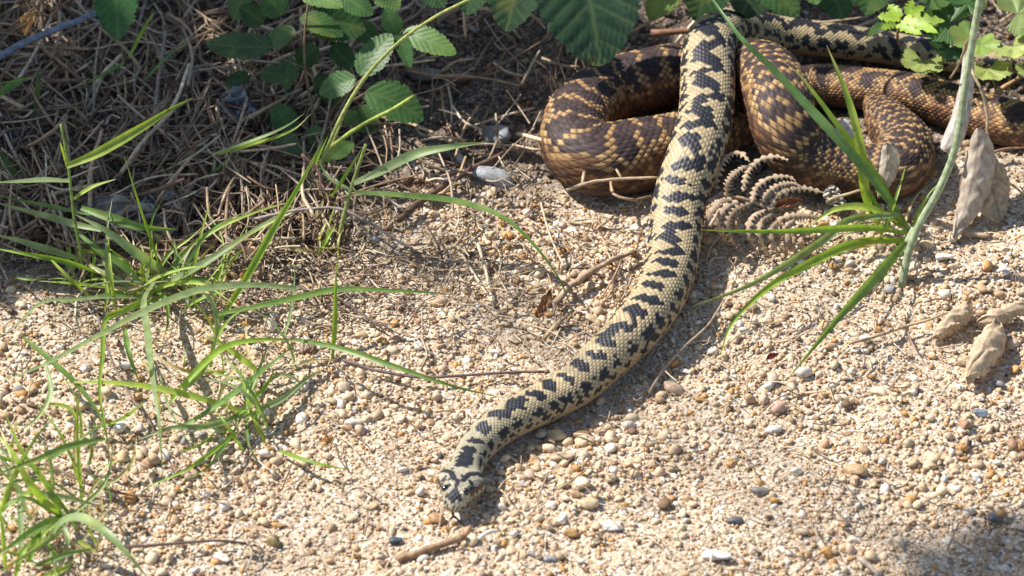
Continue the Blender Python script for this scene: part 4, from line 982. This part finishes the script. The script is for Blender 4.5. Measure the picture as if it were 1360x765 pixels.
for k in range(230):
    px, py = straw_place()
    L = random.uniform(40, 130) if px < 470 else random.uniform(40, 150)
    ang = random.gauss(1.35, .75) if px < 470 and random.random() < .65 else random.gauss(.3, .45)
    z = random.uniform(3, 17); wpx = random.uniform(3.0, 6.8)
    p = straw_pts(px, py, L, ang, z, random.uniform(0, 8), random.gauss(0, 5))
    c = np.array(random.choice(SCOLS))*random.uniform(.8, 1.25)
    o = obj('straw_stalk', tube_mesh('straw_stalk', p, [wpx/2*PX, wpx/2*PX*.9, wpx/2*PX*.7], 6, .08, 5000+k), M_STRAW, None, c)
    tone = 'pale bleached' if c.mean() > .40 else 'dull brown' if c.mean() > .24 else 'dark rotting brown'
    where = 'behind the snake coils' if px > 790 else 'in the litter between brambles and coils' if px > 470 else 'in the litter above the grass tufts' if py > 150 else 'in the litter under the top left brambles'
    tag(o, tone+' straw stalk lying '+where, 'straw', tone+' straws '+where)
def straw_tangle():
    Vs, Fs, Cs, k = [], [], [], 0
    for i in range(2300):
        px, py = straw_place(); px = px*1.15-60; py = py*1.1-30
        L = random.uniform(15, 90); ang = random.uniform(0, 3.14)
        p = straw_pts(px, py, L, ang, random.uniform(1.5, 12), random.uniform(0, 5), random.gauss(0, 5)); r = random.uniform(.7, 2.2)*PX
        q = spline(p, 6); T = nrm(np.gradient(q, axis=0)); A = nrm(np.cross(T, [.1, .2, 1])); B = np.cross(T, A)
        a = np.arange(4)/4*2*np.pi
        V = q[:, None]+(A[:, None]*np.cos(a)[None, :, None]+B[:, None]*np.sin(a)[None, :, None])*r
        Vs.append(V.reshape(-1, 3)); Fs.append(grid_faces(6, 4, True)+k); k += 24
        Cs.append(np.tile(np.array(random.choice(SCOLS))*random.uniform(.5, 1.3), (24, 1)))
    me = mesh_np('straw_litter', np.vstack(Vs), np.vstack(Fs)); colattr(me, np.vstack(Cs))
    tag(obj('straw_litter', me, M_STRAW, None, (1, 1, 1)), 'tangle of fine dry straw covering the shaded soil', None, None, 'stuff')
straw_tangle()
def debris():                                       # bits of chaff and rootlets on the sand
    Vs, Fs, Cs, k = [], [], [], 0
    for i in range(1500):
        px, py = random.uniform(-20, 1380), random.uniform(230, 780)
        if random.random() < .6: px, py = random.gauss(440, 210), random.gauss(350, 65)
        if not clear_of_snakes(*P(px, py)[:2], 1.1): continue
        L = random.uniform(8, 45); ang = random.gauss(.2, .7)
        p = straw_pts(px, py, L, ang, random.uniform(1.5, 4), random.uniform(0, 2), random.gauss(0, 5)); r = random.uniform(.5, 1.4)*PX
        q = spline(p, 6); T = nrm(np.gradient(q, axis=0)); A = nrm(np.cross(T, [.1, .2, 1])); B = np.cross(T, A)
        a = np.arange(4)/4*2*np.pi
        V = q[:, None]+(A[:, None]*np.cos(a)[None, :, None]+B[:, None]*np.sin(a)[None, :, None])*r
        Vs.append(V.reshape(-1, 3)); Fs.append(grid_faces(6, 4, True)+k); k += 24
        Cs.append(np.tile(np.array(random.choice([(.50, .38, .24), (.36, .25, .16), (.20, .13, .09), (.60, .50, .36)]))*random.uniform(.7, 1.2), (24, 1)))
    me = mesh_np('plant_debris', np.vstack(Vs), np.vstack(Fs)); colattr(me, np.vstack(Cs))
    tag(obj('plant_debris', me, M_STRAW, None, (1, 1, 1)), 'fine dry rootlets and chaff scattered over the sand', None, None, 'stuff')
debris()

def leaf_litter():                                  # broken scraps of rotting leaf between the straws
    Vs, Fs, Ve, Cs, k = [], [], [], [], 0
    for i in range(260):
        px, py = straw_place(); px = px*1.1-30
        z = random.uniform(1, 9)/1000; p = G(px, py, z); L = random.uniform(8, 26)*PX
        d = nrm(rng.normal(size=3)*[1, 1, .35])
        me = leaf_mesh(p-d*L/2, p+d*L/2, L*random.uniform(.5, .9), nrm(np.array([0, -.2, 1])+rng.normal(size=3)*.5), n=10, cols=7, teeth=4, depth=.3, roll=random.uniform(.3, 1.2), crumple=.6, seed=i)
        v = np.empty(len(me.vertices)*3, np.float32); me.vertices.foreach_get('co', v); bpy.data.meshes.remove(me)
        Vs.append(v.reshape(-1, 3)); Fs.append(grid_faces(10, 7)+k); k += 70
        Cs.append(np.tile(np.array(random.choice([(.30, .20, .13), (.20, .13, .09), (.40, .36, .32), (.34, .27, .20), (.14, .10, .08)]))*random.uniform(.7, 1.2), (70, 1)))
    me = mesh_np('leaf_litter', np.vstack(Vs), np.vstack(Fs)); colattr(me, np.vstack(Cs))
    tag(obj('leaf_litter', me, M_STRAW, None, (1, 1, 1)), 'brown scraps of rotting leaf between the shaded straws', None, None, 'stuff')
leaf_litter()

# ------------------------------------------------------------------ the bramble bush that shades the upper left (stands beyond the frame)
def inside(poly, x, y):
    c = np.zeros(x.shape, bool); n = len(poly); j = n-1
    for i in range(n):
        xi, yi = poly[i]; xj, yj = poly[j]
        c ^= ((yi > y) != (yj > y)) & (x < (xj-xi)*(y-yi)/(yj-yi+1e-12)+xi); j = i
    return c
SHADE = [(-260, -420), (-260, 440), (0, 412), (120, 385), (235, 352), (330, 335), (410, 300), (470, 265), (560, 232), (690, 210), (725, 150), (760, 118), (800, 120), (862, 140), (892, 110), (893, 40), (880, -420)]
SHADE3 = [(985, -90), (1270, -90), (1262, 50), (1140, 62), (1075, 30), (1000, 28)]
SHADE2 = [(1150, 800), (1215, 742), (1290, 690), (1400, 652), (1500, 860), (1130, 860)]
HOLES = []                                       # gaps that let sun onto these spots: pixel, height in mm, radius in px
for hx, hy, hz, hr in ((512, 150, 28, 24), (545, 142, 28, 14), (497, 62, 38, 22), (428, 6, 60, 24), (42, 26, 8, 22), (575, 58, 43, 18), (155, 18, 45, 12), (1060, 48, 18, 22), (1120, 48, 18, 14)):
    q = P(hx, hy, hz/1000); q = q-LS*q[2]/LS[2]; q = pix(q[None]); HOLES.append((q[0][0], q[1][0], hr))
def canopy(poly, n, hmin, hmax, name_parent, size=(.035, .06)):
    a = np.array([P(x, y)[:2] for x, y in poly]); lo, hi = a.min(0), a.max(0)
    Vs, Fs, Ve, k, made = [], [], [], 0, 0
    while made < n:
        x, y = rng.uniform(lo[0], hi[0]), rng.uniform(lo[1], hi[1])
        if not inside(a, np.array([x]), np.array([y]))[0]: continue
        h = rng.uniform(hmin, hmax); L = rng.uniform(*size)
        # stay within the edge by half a leaf
        ok = inside(a, x+np.array([1, -1, 0, 0])*L*.33, y+np.array([0, 0, 1, -1])*L*.33).all()
        if not ok: continue
        qx, qy = pix(np.array([[x, y, 0.0]]))
        if any(math.hypot(qx[0]-c[0], (qy[0]-c[1])/.75) < c[2]+L*.34/PX for c in HOLES): continue
        p = np.array([x, y, 0])+LS*h/LS[2]
        px, py = pix(p[None])
        if -60 < px[0] < 1420 and py[0] > -130: continue
        d = nrm(rng.normal(size=3)*[1, 1, .4]); nv = nrm(LS+rng.normal(size=3)*.35)
        me = leaf_mesh(p-d*L/2, p+d*L/2, L*.8, nv, n=16, cols=5, teeth=7, seed=made)
        v = np.empty(len(me.vertices)*3, np.float32); me.vertices.foreach_get('co', v)
        Vs.append(v.reshape(-1, 3)); Fs.append(grid_faces(16, 5)+k); k += 80
        e = np.empty(80, np.float32); me.attributes['vein'].data.foreach_get('value', e); Ve.append(e); bpy.data.meshes.remove(me)
        made += 1
    me = mesh_np('foliage', np.vstack(Vs), np.vstack(Fs)); fattr(me, np.concatenate(Ve), 'vein')
    o = obj('foliage', me, M_LEAF, name_parent, (.05, .11, .035)); o['kind'] = 'stuff'
    return np.vstack(Vs)
bush = thing('bramble_bush', (-.75, .55, 0), 'tall leafy bramble bush standing beyond the straw and shading it', 'bush')
for poly, n, h0, h1 in ((SHADE, 450, .20, .75), (SHADE2, 13, 1.3, 1.9), (SHADE3, 130, .35, .8)):
    Vc = canopy(poly, n, h0, h1, bush)
    for k in range(9 if n > 100 else 2):
        q = Vc[rng.integers(0, len(Vc))]; b = np.array([-.75+rng.normal()*.1, .6+rng.normal()*.1, 0])
        m_ = (q+b)/2+np.array([-.05, .05, .12])
        obj('stem', tube_mesh('stem', [b, m_, q], [.004, .003, .0015], 6, .05, k), M_STRAW, bush, (.20, .14, .09))

def thicket():  # unseen brambles added behind the frame to cut sky light on the top region
    Vs, Fs, Ve, k = [], [], [], 0
    made = 0
    while made < 420:
        x, y = rng.uniform(-.5, .6), rng.uniform(.24, .55); z = rng.uniform(.01, .05+.30*(y-.22))
        p = np.array([x, y, z]); px, py = pix(p[None])
        if py[0] > -70 and -60 < px[0] < 1420: continue
        L = rng.uniform(.03, .055); d = nrm(rng.normal(size=3)*[1, 1, .5])
        me = leaf_mesh(p-d*L/2, p+d*L/2, L*.8, nrm(np.array([0, -.4, 1])+rng.normal(size=3)*.5), n=16, cols=5, teeth=7, seed=made)
        v = np.empty(240, np.float32); me.vertices.foreach_get('co', v); Vs.append(v.reshape(-1, 3)); Fs.append(grid_faces(16, 5)+k); k += 80
        e = np.empty(80, np.float32); me.attributes['vein'].data.foreach_get('value', e); Ve.append(e); bpy.data.meshes.remove(me)
        made += 1
    me = mesh_np('foliage', np.vstack(Vs), np.vstack(Fs)); fattr(me, np.concatenate(Ve), 'vein')
    t = thing('shade_thicket', (0, .4, 0), 'low dark bramble thicket added unseen beyond the frame to dim the sky light', 'bush')
    o = obj('foliage', me, M_LEAF, t, (.04, .09, .03)); o['kind'] = 'stuff'
    for i in range(8):
        x = -.45+i*.13; obj('stem', tube_mesh('stem', [(x, .5, 0), (x+.05, .42, .07), (x+.12, .33, .05)], [.003, .0025, .0015], 6, .05, i), M_STRAW, t, (.16, .10, .07))
thicket()
